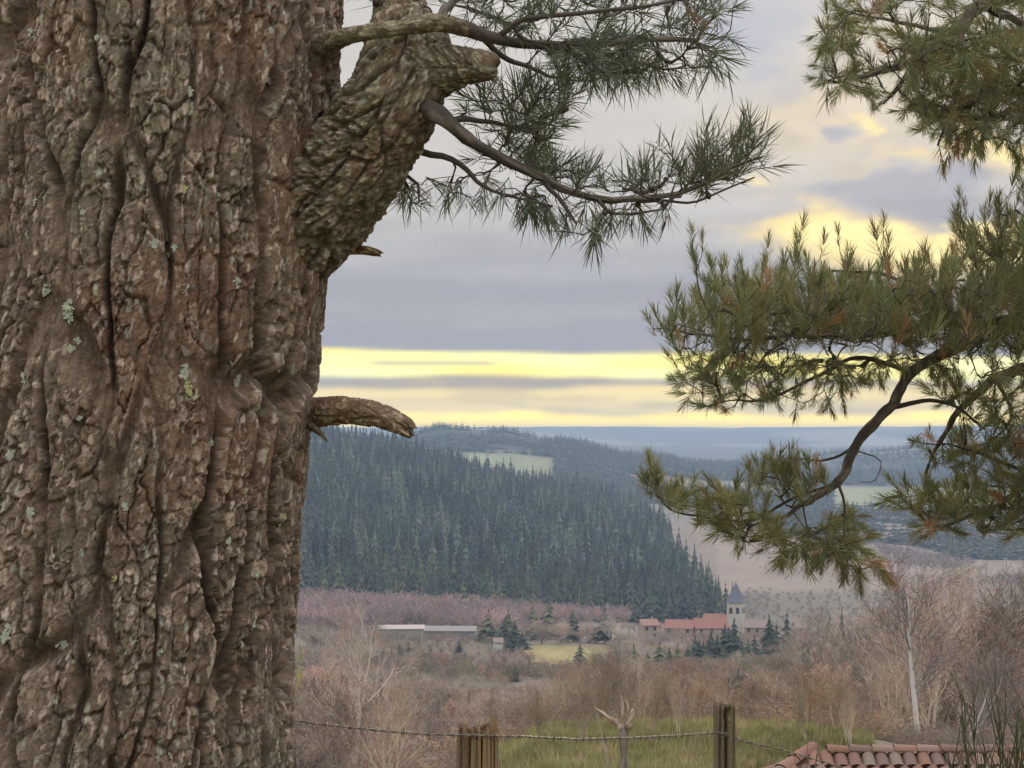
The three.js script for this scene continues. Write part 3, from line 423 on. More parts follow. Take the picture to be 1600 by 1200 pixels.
// ---------------------------------------------------------------- the second pine, its stem outside the picture on the right
const pine2 = thing('pine_tree', 'pine whose bushy olive green boughs reach in from the right edge', 'tree', onGround(2150, 7.2));
const pine2At = pine2.position.clone();
{
  const g = new Geo(), list = []; for (let k = 0; k <= 40; k++) list.push(v3(0.1 * Math.sin(k * 0.3), -0.3 + k * 0.2, 0.08 * Math.cos(k * 0.23)));
  g.tube(list, list.map((p, k) => 0.26 - k * 0.004 + 0.02 * Math.sin(k * 1.7)), 24, (t, a) => mix3([0.15, 0.11, 0.085], [0.21, 0.15, 0.11], clamp(0.5 + 2 * fbm(a * 3, t * 30, 3, 77)))); part('trunk', g.build(), twigMat, pine2);
}
bough(pine2, pine2At, 'branch', [
  [[2140, -120, 7.2, 0.06], [1850, -60, 7.15, 0.045], [1640, -15, 7.1, 0.034], [1545, 2, 7.05, 0.026], [1490, 50, 7.0, 0.02], [1420, 95, 6.95, 0.013], [1350, 120, 6.9, 0.007], [1300, 128, 6.88, 0.003]],
  [[1540, 5, 7.05, 0.018], [1580, 30, 7.15, 0.014], [1640, 60, 7.2, 0.01]],
  [[1500, 40, 7.0, 0.012], [1505, 110, 6.95, 0.01], [1480, 180, 6.9, 0.006], [1465, 225, 6.85, 0.003]],
  [[1490, 45, 7.0, 0.009], [1420, 40, 7.0, 0.007], [1340, 20, 6.9, 0.004], [1300, 5, 6.9, 0.002]],
  [[1640, -10, 7.1, 0.02], [1620, 120, 7.0, 0.014], [1560, 180, 6.9, 0.008], [1500, 210, 6.85, 0.004]],
  [[1430, 90, 6.95, 0.008], [1400, 140, 6.95, 0.006], [1380, 165, 6.9, 0.003]],
], [
  { poly: [[1290, 60], [1330, -30], [1660, -30], [1660, 215], [1560, 215], [1480, 235], [1430, 190], [1390, 165], [1330, 155], [1295, 125]], d: [6.6, 7.5], n: 250, up: -0.05, more: 0.6 },
  { poly: [[1400, 60], [1660, 40], [1660, 180], [1480, 210], [1420, 160]], d: [6.6, 7.5], n: 280, up: -0.1, more: 0.7 },
  { poly: [[1280, 40], [1330, 20], [1340, 130], [1290, 145]], d: [6.7, 7.1], n: 24, up: -0.1, more: 0.2, spikes: [[1288, 60], [1290, 105], [1280, 122], [1320, 15], [1470, 240], [1490, 235]] },
  { poly: [[1640, -60], [1800, -90], [1900, -40], [1830, 120], [1720, 210], [1640, 220]], d: [6.6, 7.5], n: 130, up: -0.05, more: 0.6 },
  { poly: [[1500, 200], [1660, 200], [1660, 240], [1520, 230]], d: [6.7, 7.3], n: 22, up: -0.6, more: 0.2 },
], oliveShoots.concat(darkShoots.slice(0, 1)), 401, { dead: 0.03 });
bough(pine2, pine2At, 'branch', [
  [[2140, 420, 7.2, 0.07], [1900, 450, 7.15, 0.055], [1720, 480, 7.1, 0.042], [1600, 500, 7.05, 0.03], [1500, 540, 7.0, 0.022], [1425, 582, 6.95, 0.0175], [1395, 632, 6.92, 0.017], [1342, 690, 6.9, 0.016], [1309, 752, 6.87, 0.0135], [1255, 788, 6.85, 0.010], [1210, 814, 6.83, 0.006], [1172, 822, 6.8, 0.003]],
  [[1600, 500, 7.05, 0.018], [1480, 505, 6.95, 0.014], [1360, 520, 6.85, 0.010], [1240, 525, 6.78, 0.007], [1130, 528, 6.72, 0.005], [1050, 515, 6.68, 0.003], [1018, 515, 6.66, 0.0015]],
  [[1425, 580, 6.95, 0.009], [1340, 560, 6.9, 0.007], [1270, 590, 6.85, 0.006], [1200, 620, 6.8, 0.004], [1120, 630, 6.76, 0.002]],
  [[1395, 634, 6.92, 0.009], [1450, 626, 6.95, 0.007], [1500, 640, 7.0, 0.005], [1540, 670, 7.0, 0.003]],
  [[1500, 520, 7.0, 0.012], [1450, 470, 7.0, 0.009], [1390, 430, 6.95, 0.006], [1300, 420, 6.9, 0.003]],
  [[1650, 490, 7.08, 0.016], [1590, 430, 7.05, 0.012], [1530, 380, 7.0, 0.008], [1500, 335, 7.0, 0.003]],
  [[1300, 522, 6.82, 0.006], [1240, 470, 6.85, 0.005], [1180, 440, 6.85, 0.003]],
  [[1130, 528, 6.72, 0.004], [1095, 460, 6.75, 0.0035], [1085, 395, 6.75, 0.002]],
  [[1309, 752, 6.87, 0.006], [1250, 775, 6.95, 0.005], [1170, 812, 6.95, 0.005], [1096, 804, 6.9, 0.004], [1043, 792, 6.88, 0.003], [1008, 740, 6.85, 0.0015]],
  [[1310, 750, 6.87, 0.005], [1320, 800, 6.84, 0.004], [1322, 850, 6.82, 0.0025], [1345, 885, 6.8, 0.0015]],
  [[1342, 690, 6.9, 0.005], [1290, 720, 7.0, 0.004], [1230, 715, 7.05, 0.002]],
  [[1255, 788, 6.85, 0.004], [1262, 830, 6.82, 0.003], [1300, 860, 6.8, 0.0015]],
  [[1335, 700, 6.9, 0.003], [1375, 720, 6.86, 0.002], [1368, 752, 6.84, 0.0018], [1345, 755, 6.84, 0.001]],
], [
  { poly: [[1060, 470], [1110, 430], [1190, 425], [1260, 420], [1350, 430], [1430, 420], [1520, 400], [1660, 340], [1660, 560], [1540, 565], [1420, 550], [1300, 545], [1180, 555], [1080, 550], [1045, 530]], d: [6.4, 7.5], n: 520, up: 0.85, more: 0.7 },
  { poly: [[1100, 460], [1300, 455], [1660, 420], [1660, 545], [1300, 535], [1100, 530]], d: [6.4, 7.5], n: 260, up: 0.5, more: 0.7 },
  { poly: [[1640, 320], [1760, 350], [1900, 400], [1930, 460], [1800, 530], [1640, 560]], d: [6.5, 7.6], n: 190, up: 0.7, more: 0.7 },
  { poly: [[1480, 360], [1560, 330], [1660, 300], [1660, 400], [1500, 410]], d: [6.6, 7.4], n: 60, up: 0.9, more: 0.6, spikes: [[1082, 375], [1098, 385], [1085, 410], [1092, 430], [1200, 395], [1252, 368], [1246, 395], [1310, 375], [1285, 390], [1380, 360], [1372, 385], [1388, 395], [1500, 318], [1508, 335], [1495, 350], [1545, 330], [1580, 300], [1595, 290], [1600, 310], [1560, 345], [1160, 425], [1020, 515], [1030, 512], [1050, 480]] },
  { poly: [[1050, 555], [1180, 555], [1230, 580], [1210, 625], [1140, 640], [1090, 635], [1060, 600]], d: [6.5, 7.1], n: 60, up: 0.1, more: 0.3, size: 0.85 },
  { poly: [[1190, 555], [1520, 555], [1500, 600], [1400, 590], [1330, 620], [1260, 640], [1200, 610]], d: [6.6, 7.3], n: 64, up: -0.2, more: 0.25, size: 0.72 },
  { poly: [[1060, 545], [1130, 540], [1200, 570], [1280, 545], [1340, 580], [1420, 548], [1520, 575], [1600, 560], [1600, 590], [1500, 592], [1440, 566], [1340, 596], [1270, 566], [1200, 592], [1120, 566]], d: [6.5, 7.4], n: 70, up: -0.3, more: 0.4, size: 0.85 },
  { poly: [[1000, 720], [1030, 745], [1060, 790], [1020, 800]], d: [6.75, 7.0], n: 14, up: 0.6, more: 0.5 },
  { poly: [[1040, 770], [1120, 760], [1200, 800], [1240, 850], [1200, 855], [1110, 825], [1050, 800]], d: [6.6, 7.1], n: 70, up: 0.25, more: 0.5 },
  { poly: [[1170, 740], [1210, 720], [1260, 735], [1300, 760], [1250, 790], [1190, 780]], d: [6.7, 7.1], n: 40, up: 0.6, more: 0.5 },
  { poly: [[1200, 830], [1330, 800], [1350, 850], [1290, 875], [1220, 868]], d: [6.6, 7.0], n: 66, up: -0.1, more: 0.6 },
  { poly: [[1300, 865], [1370, 880], [1385, 898], [1330, 900]], d: [6.7, 6.9], n: 14, up: -0.4, more: 0.6 },
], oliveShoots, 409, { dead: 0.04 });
bough(pine2, pine2At, 'branch', [
  [[2140, 560, 7.2, 0.05], [1900, 570, 7.3, 0.04], [1720, 570, 7.35, 0.03], [1600, 578, 7.4, 0.022], [1555, 592, 7.4, 0.017], [1500, 640, 7.4, 0.012], [1470, 690, 7.4, 0.008], [1450, 725, 7.4, 0.003]],
  [[1640, 575, 7.4, 0.016], [1640, 680, 7.3, 0.013], [1600, 760, 7.2, 0.010], [1530, 800, 7.1, 0.007], [1470, 822, 7.05, 0.005], [1415, 790, 7.0, 0.002]],
  [[1610, 740, 7.2, 0.008], [1560, 720, 7.2, 0.006], [1500, 700, 7.2, 0.004], [1440, 690, 7.2, 0.0015]],
  [[1555, 592, 7.4, 0.008], [1580, 650, 7.4, 0.006], [1540, 700, 7.4, 0.003]],
], [
  { poly: [[1400, 790], [1430, 770], [1520, 770], [1660, 740], [1660, 840], [1560, 830], [1450, 830]], d: [6.8, 7.4], n: 150, up: 0.35, more: 0.6 },
  { poly: [[1640, 620], [1740, 600], [1820, 660], [1760, 760], [1640, 830]], d: [6.9, 7.5], n: 90, up: 0.3, more: 0.5 },
  { poly: [[1440, 690], [1540, 660], [1660, 660], [1660, 780], [1540, 770], [1470, 740]], d: [6.9, 7.5], n: 110, up: 0.3, more: 0.5 },
  { poly: [[1440, 600], [1660, 560], [1660, 670], [1540, 680], [1480, 650]], d: [7.0, 7.5], n: 60, up: 0, more: 0.3, spikes: [[1402, 765], [1412, 775], [1395, 785], [1445, 700], [1430, 690]] },
], oliveShoots, 419, { dead: 0.05 });
console.log('pines done');
// ---------------------------------------------------------------- conifers
function spruceGeo(seed, tiers, H, W, pts) {               // drooping whorls, ragged outline, gaps between them
  const R = rng(seed), g = new Geo();
  for (let k = 0; k < tiers; k++) {
    const t = k / (tiers - 1), y0 = H * (0.1 + 0.82 * t), rad = W * (1.02 - 0.94 * Math.pow(t, 1.15)) * (0.85 + 0.3 * R()), hgt = H * (0.16 - 0.05 * t), n = Math.max(5, Math.round(pts * (1 - 0.35 * t))), off = R() * 6;
    const tipv = 0.5 + 0.5 * R(), top = g.v((R() - 0.5) * 0.05 * W, y0 + hgt, (R() - 0.5) * 0.05 * W, [1.08, 1.08, 1.05]);
    for (let i = 0; i < n; i++) { const a = off + i / n * 6.283, r = rad * (0.7 + 0.55 * R()), w = 0.62 * 6.283 / n, dy = -hgt * (0.1 + 0.5 * R()), c = 0.75 + 0.5 * R(), col = [c, c, c]; const l = g.v(Math.cos(a - w) * r * 0.62, y0 + dy * 0.3 + hgt * 0.22, Math.sin(a - w) * r * 0.62, col), m = g.v(Math.cos(a) * r, y0 + dy, Math.sin(a) * r, col), q = g.v(Math.cos(a + w) * r * 0.62, y0 + dy * 0.3 + hgt * 0.2, Math.sin(a + w) * r * 0.62, col); g.tri(top, l, m); g.tri(top, m, q); }
  }
  return g.build(false);
}
const stemMat = std(0.12, 0.095, 0.08), stemGeo = new THREE.CylinderGeometry(0.12, 0.24, 20, 6).translate(0, 9.2, 0);
const spruceGeos = [spruceGeo(11, 7, 23, 5.0, 9), spruceGeo(12, 8, 23, 4.3, 8), spruceGeo(13, 6, 23, 5.6, 9)], roughSpruce = [spruceGeo(14, 4, 13, 6.5, 7), spruceGeo(15, 3, 11, 7.5, 7)];
const foliage = (r, g, b) => new THREE.MeshStandardMaterial({ color: new THREE.Color().setRGB(r, g, b), vertexColors: true, roughness: 0.95, side: THREE.DoubleSide });
const greenMats = [foliage(0.062, 0.08, 0.052), foliage(0.085, 0.108, 0.076), foliage(0.04, 0.05, 0.038), foliage(0.13, 0.13, 0.066), foliage(0.105, 0.106, 0.078), foliage(0.34, 0.33, 0.09)];
function conifer(label, cat, group, pos, h, geo, mat, wide = 1, turn = 0) { const t = thing('spruce_tree', label, cat, pos, group); part('trunk', stemGeo, stemMat, t); part('crown', geo, mat, t); t.scale.set(h / 23 * wide, h / 23, h / 23 * wide); t.rotation.y = turn; t.position.y -= 0.25; return t; }
function massOf(name, label, cat, list, geos, mat) {       // a wood that reads as one mass
  const root = geos.length > 1 ? new THREE.Group() : null; if (root) { root.name = name; scene.add(root); tag(root, label, cat, null, 'stuff'); }
  const m4 = new THREE.Matrix4(), q = new THREE.Quaternion(), up = v3(0, 1, 0), col = new THREE.Color();
  geos.forEach((geo, k) => { const mine = list.filter((_, i) => i % geos.length === k), im = new THREE.InstancedMesh(geo, mat, mine.length); im.name = root ? 'crowns' : name; im.castShadow = im.receiveShadow = true; im.userData.kind = 'stuff';
    mine.forEach((t, i) => { q.setFromAxisAngle(up, t.turn); m4.compose(t.p, q, v3(t.s * t.w, t.s, t.s * t.w)); im.setMatrixAt(i, m4); im.setColorAt(i, col.setRGB(...t.c)); }); (root ?? scene).add(im); if (!root) tag(im, label, cat, null, 'stuff'); });
}
{
  const R = rng(777), list = [];
  for (let d = 1070; d < 2130; d += 9.4) {
    const step = 8.6 / d * F; for (let px = -320 + R() * step; px < 1180; px += step * (0.6 + 0.8 * R())) {
      const dd = d + (R() - 0.5) * 6; if (dd < forestNear(px) || dd > forestFar(px) + 12 * noise(px / 9, 2, 4)) continue; if (px < 430 && R() < 0.2) continue;
      const x = (px - 800) / F * dd; if (fbm(x / 45, dd / 60, 3, 91) > 0.42) { if (R() < 0.8) continue; }
      const y = groundY(x, -dd), s = (0.7 + 0.6 * R() * R() + 0.1 * R()) * (1 + 0.25 * fbm(x / 120, dd / 140, 2, 95)), pale = R(), tone = 0.4 + 1.15 * R() * R() + 0.3 * R() + 0.6 * fbm(x / 60, dd / 90, 3, 97);
      const c = pale > 0.9 ? [2.1, 2.0, 1.6] : pale > 0.84 ? [2.4, 1.9, 1.6] : [tone * (0.95 + 0.2 * R()), tone, tone * (0.95 + 0.15 * R())];
      list.push({ p: v3(x, y - 0.3, -dd), px, d: dd, s, w: 0.85 + 0.4 * R(), turn: R() * 6.283, c });
    }
  }
  list.sort((a, b) => a.d - b.d); const single = [], rest = [];
  for (const t of list) { const py = yOfPx(t.p); if (single.length < 296 && t.px > 472 && t.px < 1172 && t.d < forestNear(t.px) + 125) single.push(t); else rest.push(t); }
  single.forEach((t, i) => { const mat = greenMats[t.c[0] > 1.3 ? 3 + i % 2 : i % 3]; const o = conifer('dark spruce in the front ranks along the foot of the hillside forest', 'tree', 'spruces along the foot of the hillside forest', t.p, 23 * t.s, spruceGeos[i % 3], mat, t.w, t.turn); o.name = o.name; });
  massOf('conifer_forest', 'dense dark conifer forest covering the hillside across the valley', 'forest', rest, spruceGeos, foliage(0.062, 0.086, 0.07));
  console.log('forest', list.length);
  // woods on the farther ridges
  const far = [];
  const wood = (d0, d1, p0, p1, step, test) => { for (let d = d0; d < d1; d += step) { const st = step / d * F; for (let px = p0; px < p1; px += st * (0.6 + 0.8 * R())) { const dd = d + (R() - 0.5) * step, x = (px - 800) / F * dd; if (!test(px, dd, x)) continue; const tone = 0.8 + 0.4 * R(), br = R() < 0.12 ? [1.9, 1.6, 1.4] : [1, 1, 1]; far.push({ p: v3(x, groundY(x, -dd) - 0.5, -dd), s: 0.6 + 0.5 * R(), w: 0.9 + 0.5 * R(), turn: R() * 6, c: br.map((q) => q * tone * 0.9) }); } } };
  wood(3000, 3560, 440, 1060, 10, (px, d, x) => fbm(x / 150, d / 120, 3, 131) > -0.22);
  wood(2300, 3000, 870, 1300, 9, (px, d, x) => fbm(x / 90, d / 100, 3, 133) > (px < 1000 ? -0.12 : 0.06) && !(px > 1060 && px < 1215 && d > 2690 && d < 2960));
  wood(2220, 2480, 1180, 1900, 9, (px, d, x) => fbm(x / 70, d / 80, 3, 135) > -0.12);
  wood(3020, 4700, 1020, 1900, 15, (px, d, x) => fbm(x / 260, d / 240, 3, 137) > -0.1);
  wood(5600, 6100, 1150, 1900, 22, (px, d, x) => fbm(x / 400, d / 300, 3, 139) > -0.2);
  wood(1640, 2200, 1210, 1900, 9, (px, d, x) => fbm(x / 60, d / 90, 3, 141) > 0.16);
  massOf('distant_woodland', 'blue hazy woodland covering the far ridges', 'woodland', far, roughSpruce, foliage(0.06, 0.075, 0.068));
  console.log('far', far.length);
}
// single conifers round the village and in the thicket: [column, foot, top, distance, width, tone, label]
const near6 = (label, group, rows, where) => rows.forEach(([px, top, d, w, m], i) => { const p = onGround(px, d), hp = yOfPx(p) - top, h = Math.max(3, hp / F * d); conifer(where ? label + ', ' + where(px, top) : label, 'tree', group, p, h, spruceGeos[(i + px) % 3], greenMats[m], Math.min(w * 1.45, 0.8 * Math.max(hp, 12)) / (h / 23 * 7 * F / d), i * 1.7); });
const one = (label, px, top, d, w, m) => near6(label, undefined, [[px, top, d, w, m]]);
one('black-green spruce standing just right of the church steeple', 1201, 957, 700, 24, 2);
one('lone dark spruce farthest right of the pair beside the church', 1229, 955, 690, 22, 2);
one('dark spruce right in front of the church tower', 1146, 964, 700, 28, 2);
near6('dark conifer in the clump below the village', 'conifers below the village roofs', [[1132, 972, 690, 34, 2], [1110, 984, 650, 32, 2], [1120, 990, 620, 36, 2], [1086, 990, 640, 30, 0], [1168, 996, 640, 30, 0], [1212, 974, 640, 30, 2], [1146, 984, 620, 40, 2], [1058, 1004, 600, 34, 3], [1030, 1000, 600, 30, 3], [990, 1004, 590, 36, 3], [1098, 1000, 600, 36, 2], [1192, 1000, 600, 38, 0], [1158, 1000, 570, 40, 0], [1074, 1006, 570, 32, 0], [1012, 1014, 540, 34, 3], [1232, 992, 600, 26, 3], [962, 1008, 600, 26, 3], [1138, 978, 660, 36, 2], [1178, 990, 650, 34, 2], [1092, 996, 570, 38, 2], [1206, 988, 600, 36, 2], [1045, 1008, 560, 32, 0], [1128, 1006, 540, 36, 0], [1100, 1014, 520, 34, 3]], (x, t) => (t < 988 ? 'tall one ' : t < 1003 ? 'middling one ' : 'low one ') + (x < 1000 ? 'left of the first house' : x < 1045 ? 'under the first house' : x < 1090 ? 'under the second roof' : x < 1125 ? 'under the biggest roof' : x < 1165 ? 'under the church tower' : x < 1205 ? 'left of the black spruces' : 'by the black spruces'));
near6('dark conifer in the clump round the white house', 'conifers round the small white house', [[764, 950, 800, 30, 3], [794, 950, 800, 30, 3], [804, 968, 760, 38, 2], [816, 984, 740, 30, 2], [790, 962, 780, 38, 2], [768, 970, 790, 34, 2], [754, 972, 800, 26, 0], [800, 984, 725, 36, 2], [812, 998, 705, 28, 2], [791, 996, 730, 26, 2]], (x, t) => (t < 955 ? 'tallest ' : t < 980 ? 'middling ' : 'low ') + (x < 760 ? 'at the far left' : x < 772 ? 'left of it' : x < 795 ? 'just right of it' : x < 806 ? 'farther right' : 'at the right end'));
one('slim dark conifer behind the yellow meadow', 895, 950, 790, 26, 0);
one('broad dusky conifer at the right of the yellow meadow', 944, 948, 790, 40, 4);
one('pointed conifer rising behind the round brown tree', 832, 944, 820, 28, 3);
one('pale olive conifer towering over the round brown tree', 858, 936, 830, 36, 3);
one('grey-green conifer standing in the yellow meadow', 906, 1002, 655, 28, 4);
one('small dark conifer poking up over the long white building', 658, 978, 830, 10, 2);
near6('little conifer before the long white building', 'little conifers before the long white building', [[673, 1006, 690, 12, 2], [690, 1007, 680, 13, 2], [718, 998, 690, 13, 2], [727, 1014, 660, 14, 2], [640, 1000, 690, 13, 2], [625, 1003, 650, 26, 0], [612, 1008, 640, 24, 0], [600, 1010, 620, 22, 0]], (x) => (x < 606 ? 'at its left end' : x < 620 ? 'second from its left end' : x < 632 ? 'third from its left end' : x < 660 ? 'where the shed begins' : x < 680 ? 'at the middle of the shed' : x < 700 ? 'right of the shed\'s middle' : x < 722 ? 'near the shed\'s right end' : 'lowest at the shed\'s right end'));
one('dark little spruce in the brown thicket above the split post', 733, 1076, 260, 26, 0);
one('dark bushy conifer left of the meadow, over the thicket', 805, 1038, 420, 26, 0);
one('dark fir in the bare thicket right of the church, over red roofs', 1362, 950, 560, 28, 4);
one('slender dark fir in the thicket between church and red roofs', 1314, 944, 600, 14, 4);
one('olive young fir in the thicket left of the slender dark fir', 1295, 958, 590, 22, 3);
one('yellow-green conifer half hidden at the edge of the big trunk', 470, 1004, 150, 36, 5);
one('hazy conifer on the right edge below the field strip', 1585, 925, 700, 34, 4);
one('dark holly-green young conifer among the bare trees beside the trunk', 492, 1052, 180, 22, 0);
one('small dark conifer in the left thicket under the white building', 596, 1052, 230, 18, 2);
one('tiny dark conifer right of the little spruce above the split post', 768, 1092, 240, 12, 2);
one('dusky bush-like conifer in the thicket above the slim post', 1152, 1040, 240, 30, 4);
one('dark narrow conifer in the brown thicket left of the birch', 1262, 1010, 330, 18, 0);
one('dark conifer over the thicket near the left of the church trees', 1010, 1030, 420, 22, 3);

// ---------------------------------------------------------------- leafless trees
function bareTree(seed, o) {                               // returns { wood, twigs } for a tree 10 m tall, foot at the origin
  const R = rng(seed), wood = new Geo(), tw = new Geo(); let count = 0;
  const grow = (p, dir, len, rad, lvl) => {
    const n = lvl === 0 ? 9 : lvl < 3 ? 5 : 3, pts = [p.clone()], rads = [rad]; let d = dir.clone(), q = p.clone(); const dirs = [d.clone()];
    for (let k = 1; k <= n; k++) { d.add(v3(R() - 0.5, R() - 0.5, R() - 0.5).multiplyScalar(lvl === 0 ? o.sway : o.wiggle)); d.y += (lvl ? o.rise : 0.1) * 0.2 - (lvl >= 3 ? o.droop : 0); d.normalize(); q = q.clone().addScaledVector(d, len / n); pts.push(q); dirs.push(d.clone()); rads.push(lerp(rad, rad * (lvl === 0 ? (o.birch ? 0.42 : 0.3) : 0.4), k / n)); }
    if (lvl < 3) wood.tube(pts, rads, lvl === 0 ? 7 : lvl === 1 ? 4 : 3, lvl === 0 && o.birch ? (t, a) => (noise(t * 26, a * 1.2, seed) > 0.5 ? [0.1, 0.085, 0.08] : [0.66, 0.62, 0.58]) : lvl === 1 && o.birch ? [0.34, 0.3, 0.28] : o.wood, false);
    else { const s = v3(R() - 0.5, R() - 0.5, R() - 0.5).cross(dir).normalize().multiplyScalar(Math.max(rad, o.twigW)); const c = o.twig.map((z) => z * (0.8 + 0.4 * R())); let a = tw.v(p.x - s.x, p.y - s.y, p.z - s.z, c), b = tw.v(p.x + s.x, p.y + s.y, p.z + s.z, c); const m = pts[Math.ceil(n / 2)], e = pts[n], m1 = tw.v(m.x + s.x * 0.7, m.y + s.y * 0.7, m.z + s.z * 0.7, c), m0 = tw.v(m.x - s.x * 0.7, m.y - s.y * 0.7, m.z - s.z * 0.7, c), t = tw.v(e.x, e.y, e.z, c); tw.quad(a, b, m1, m0); tw.tri(m0, m1, t); count++; }
    if (lvl >= o.depth) return;
    const kids = o.kids[lvl];
    for (let k = 0; k < kids; k++) { const f = lerp(lvl === 0 ? o.clear : 0.2, 1, (k + R()) / kids), at = f * n, i = Math.min(n - 1, Math.floor(at)), bp = pts[i].clone().lerp(pts[i + 1], at - i), bd = dirs[i + 1].clone(), sp = v3(R() - 0.5, R() - 0.5, R() - 0.5).cross(bd).normalize(), ang = o.angle[lvl] * (0.7 + 0.6 * R()); const nd = bd.multiplyScalar(Math.cos(ang)).addScaledVector(sp, Math.sin(ang)).normalize(); grow(bp, nd, len * o.len[lvl] * (1.15 - 0.55 * f * (lvl === 0 ? 1 : 0.5)) * (0.75 + 0.5 * R()), rads[i] * 0.5, lvl + 1); }
  };
  for (let s = 0; s < o.stems; s++) { const a = R() * 6.283; grow(v3(o.stems > 1 ? Math.cos(a) * 0.35 : 0, -0.4, o.stems > 1 ? Math.sin(a) * 0.35 : 0), v3(Math.cos(a) * o.lean, 1, Math.sin(a) * o.lean).normalize(), o.height * (0.8 + 0.3 * R()), o.rad, 0); }
  return { wood: wood.build(), twigs: tw.build(false), count };
}
const base = { stems: 1, lean: 0.08, height: 8.2, rad: 0.17, sway: 0.14, wiggle: 0.3, rise: 0.5, droop: 0, clear: 0.2, depth: 4, kids: [12, 6, 5, 4], angle: [0.8, 0.7, 0.7, 0.7], len: [0.5, 0.55, 0.55, 0.55], twigW: 0.011 };
const kinds = {
  round: bareTree(51, { ...base, height: 7, kids: [13, 7, 5, 4], angle: [1.05, 0.75, 0.75, 0.7], len: [0.62, 0.58, 0.55, 0.5], wood: [0.2, 0.165, 0.135], twig: [0.41, 0.305, 0.25] }),
  pink: bareTree(52, { ...base, height: 7.6, kids: [14, 7, 5, 4], angle: [0.7, 0.6, 0.65, 0.6], len: [0.5, 0.55, 0.55, 0.5], wood: [0.24, 0.18, 0.15], twig: [0.47, 0.325, 0.265] }),
  grey: bareTree(53, { ...base, height: 8, kids: [12, 6, 5, 4], angle: [0.8, 0.7, 0.7, 0.7], wood: [0.5, 0.44, 0.37], twig: [0.38, 0.31, 0.26] }),
  tan: bareTree(54, { ...base, stems: 3, lean: 0.25, height: 7.4, rad: 0.1, kids: [9, 5, 4, 4], angle: [0.55, 0.6, 0.6, 0.6], wood: [0.54, 0.45, 0.36], twig: [0.34, 0.262, 0.2] }),
  coppice: bareTree(55, { ...base, stems: 7, lean: 0.3, height: 8.5, rad: 0.085, sway: 0.1, clear: 0.3, depth: 3, kids: [9, 5, 5], angle: [0.42, 0.5, 0.5], len: [0.36, 0.5, 0.5], wood: [0.42, 0.345, 0.24], twig: [0.31, 0.245, 0.175], twigW: 0.016 }),
  rust: bareTree(56, { ...base, stems: 4, lean: 0.3, height: 7.4, rad: 0.08, kids: [8, 5, 4, 3], angle: [0.6, 0.6, 0.6, 0.6], wood: [0.27, 0.19, 0.12], twig: [0.38, 0.235, 0.14] }),
  birch: bareTree(57, { ...base, birch: 1, height: 9.4, rad: 0.135, sway: 0.09, clear: 0.34, kids: [17, 6, 5, 3], angle: [0.75, 0.6, 0.6, 0.6], len: [0.3, 0.55, 0.6, 0.6], droop: 0.05, wood: [0.25, 0.2, 0.18], twig: [0.3, 0.235, 0.215] }),
  oddbirch: bareTree(58, { ...base, birch: 1, stems: 2, lean: 0.42, height: 7.6, rad: 0.12, sway: 0.16, clear: 0.35, kids: [11, 6, 5, 3], angle: [0.75, 0.6, 0.6, 0.6], len: [0.36, 0.55, 0.6, 0.6], wood: [0.25, 0.2, 0.18], twig: [0.28, 0.22, 0.19] }),
};
const bareMat = new THREE.MeshStandardMaterial({ vertexColors: true, roughness: 0.95, side: THREE.DoubleSide });
console.log('bare twigs', Object.entries(kinds).map(([k, v]) => k + ' ' + v.count + ' ' + v.wood.index.count / 3).join(', '));
const toned = [0.62, 0.78, 0.95, 1.1, 1.28].map((q, i) => { const m = bareMat.clone(); m.color.setRGB(q, q * (i % 2 ? 0.96 : 1), q * (i % 2 ? 0.93 : 0.99)); return m; });
function bare(kind, label, group, px, d, top, wide = 1, turn = 0, name = 'bare_tree') { const tm = name === 'birch_tree' ? bareMat : toned[Math.floor(hash2(Math.round(px), Math.round(d), 5) * 5)]; const p = onGround(px, d), h = clamp((yOfPx(p) - top) / F * d, 1.6, 17), t = thing(name, label, name === 'birch_tree' ? 'birch' : 'tree', p, group); part('trunk', kinds[kind].wood, tm, t); part('crown', kinds[kind].twigs, tm, t); t.scale.set(h / 10 * wide, h / 10, h / 10 * wide); t.rotation.y = turn; return t; }
bare('birch', 'white-trunked birch with bare twigs above the red tiled roof', undefined, 1436, 76, 838, 1.15, 0.6, 'birch_tree');
bare('oddbirch', 'crooked pale birch leaning right beside the white-trunked birch', undefined, 1478, 80, 985, 1.25, 2.4, 'birch_tree');
bare('tan', 'pale forked bare sapling behind the barbed wire, left of the split post', undefined, 594, 62, 1040, 1.1, 1.1);
bare('grey', 'slim pale bare tree rising highest from the thicket beside the big trunk', undefined, 556, 105, 948, 0.8, 0.3);
bare('round', 'round-crowned brown bare tree behind the yellow meadow', undefined, 846, 768, 958, 2.3, 0.3);
bare('rust', 'rust-coloured bare shrub just left of the right fence post', undefined, 1082, 70, 1022, 1.3, 0.2);
bare('rust', 'orange-brown bare shrub between the right fence post and the birch', undefined, 1190, 74, 1040, 1.3, 2.2);
[[852, 52, 1128], [905, 50, 1118], [1012, 54, 1112], [1062, 55, 1105], [1262, 57, 1098], [1322, 58, 1108]].forEach(([px, d, top], i) => bare(i % 2 ? 'tan' : 'coppice', ['thin pale sapling on the field left of the dead sapling', 'low many-stemmed bush on the field by the dead sapling', 'thin bare bush on the field right of the dead sapling', 'pale sapling on the field left of the slim post', 'bare bush on the field between slim post and tiled roof', 'bare sapling on the field behind the roof\'s left hip'][i], undefined, px, d, top, 0.9, i * 1.3));
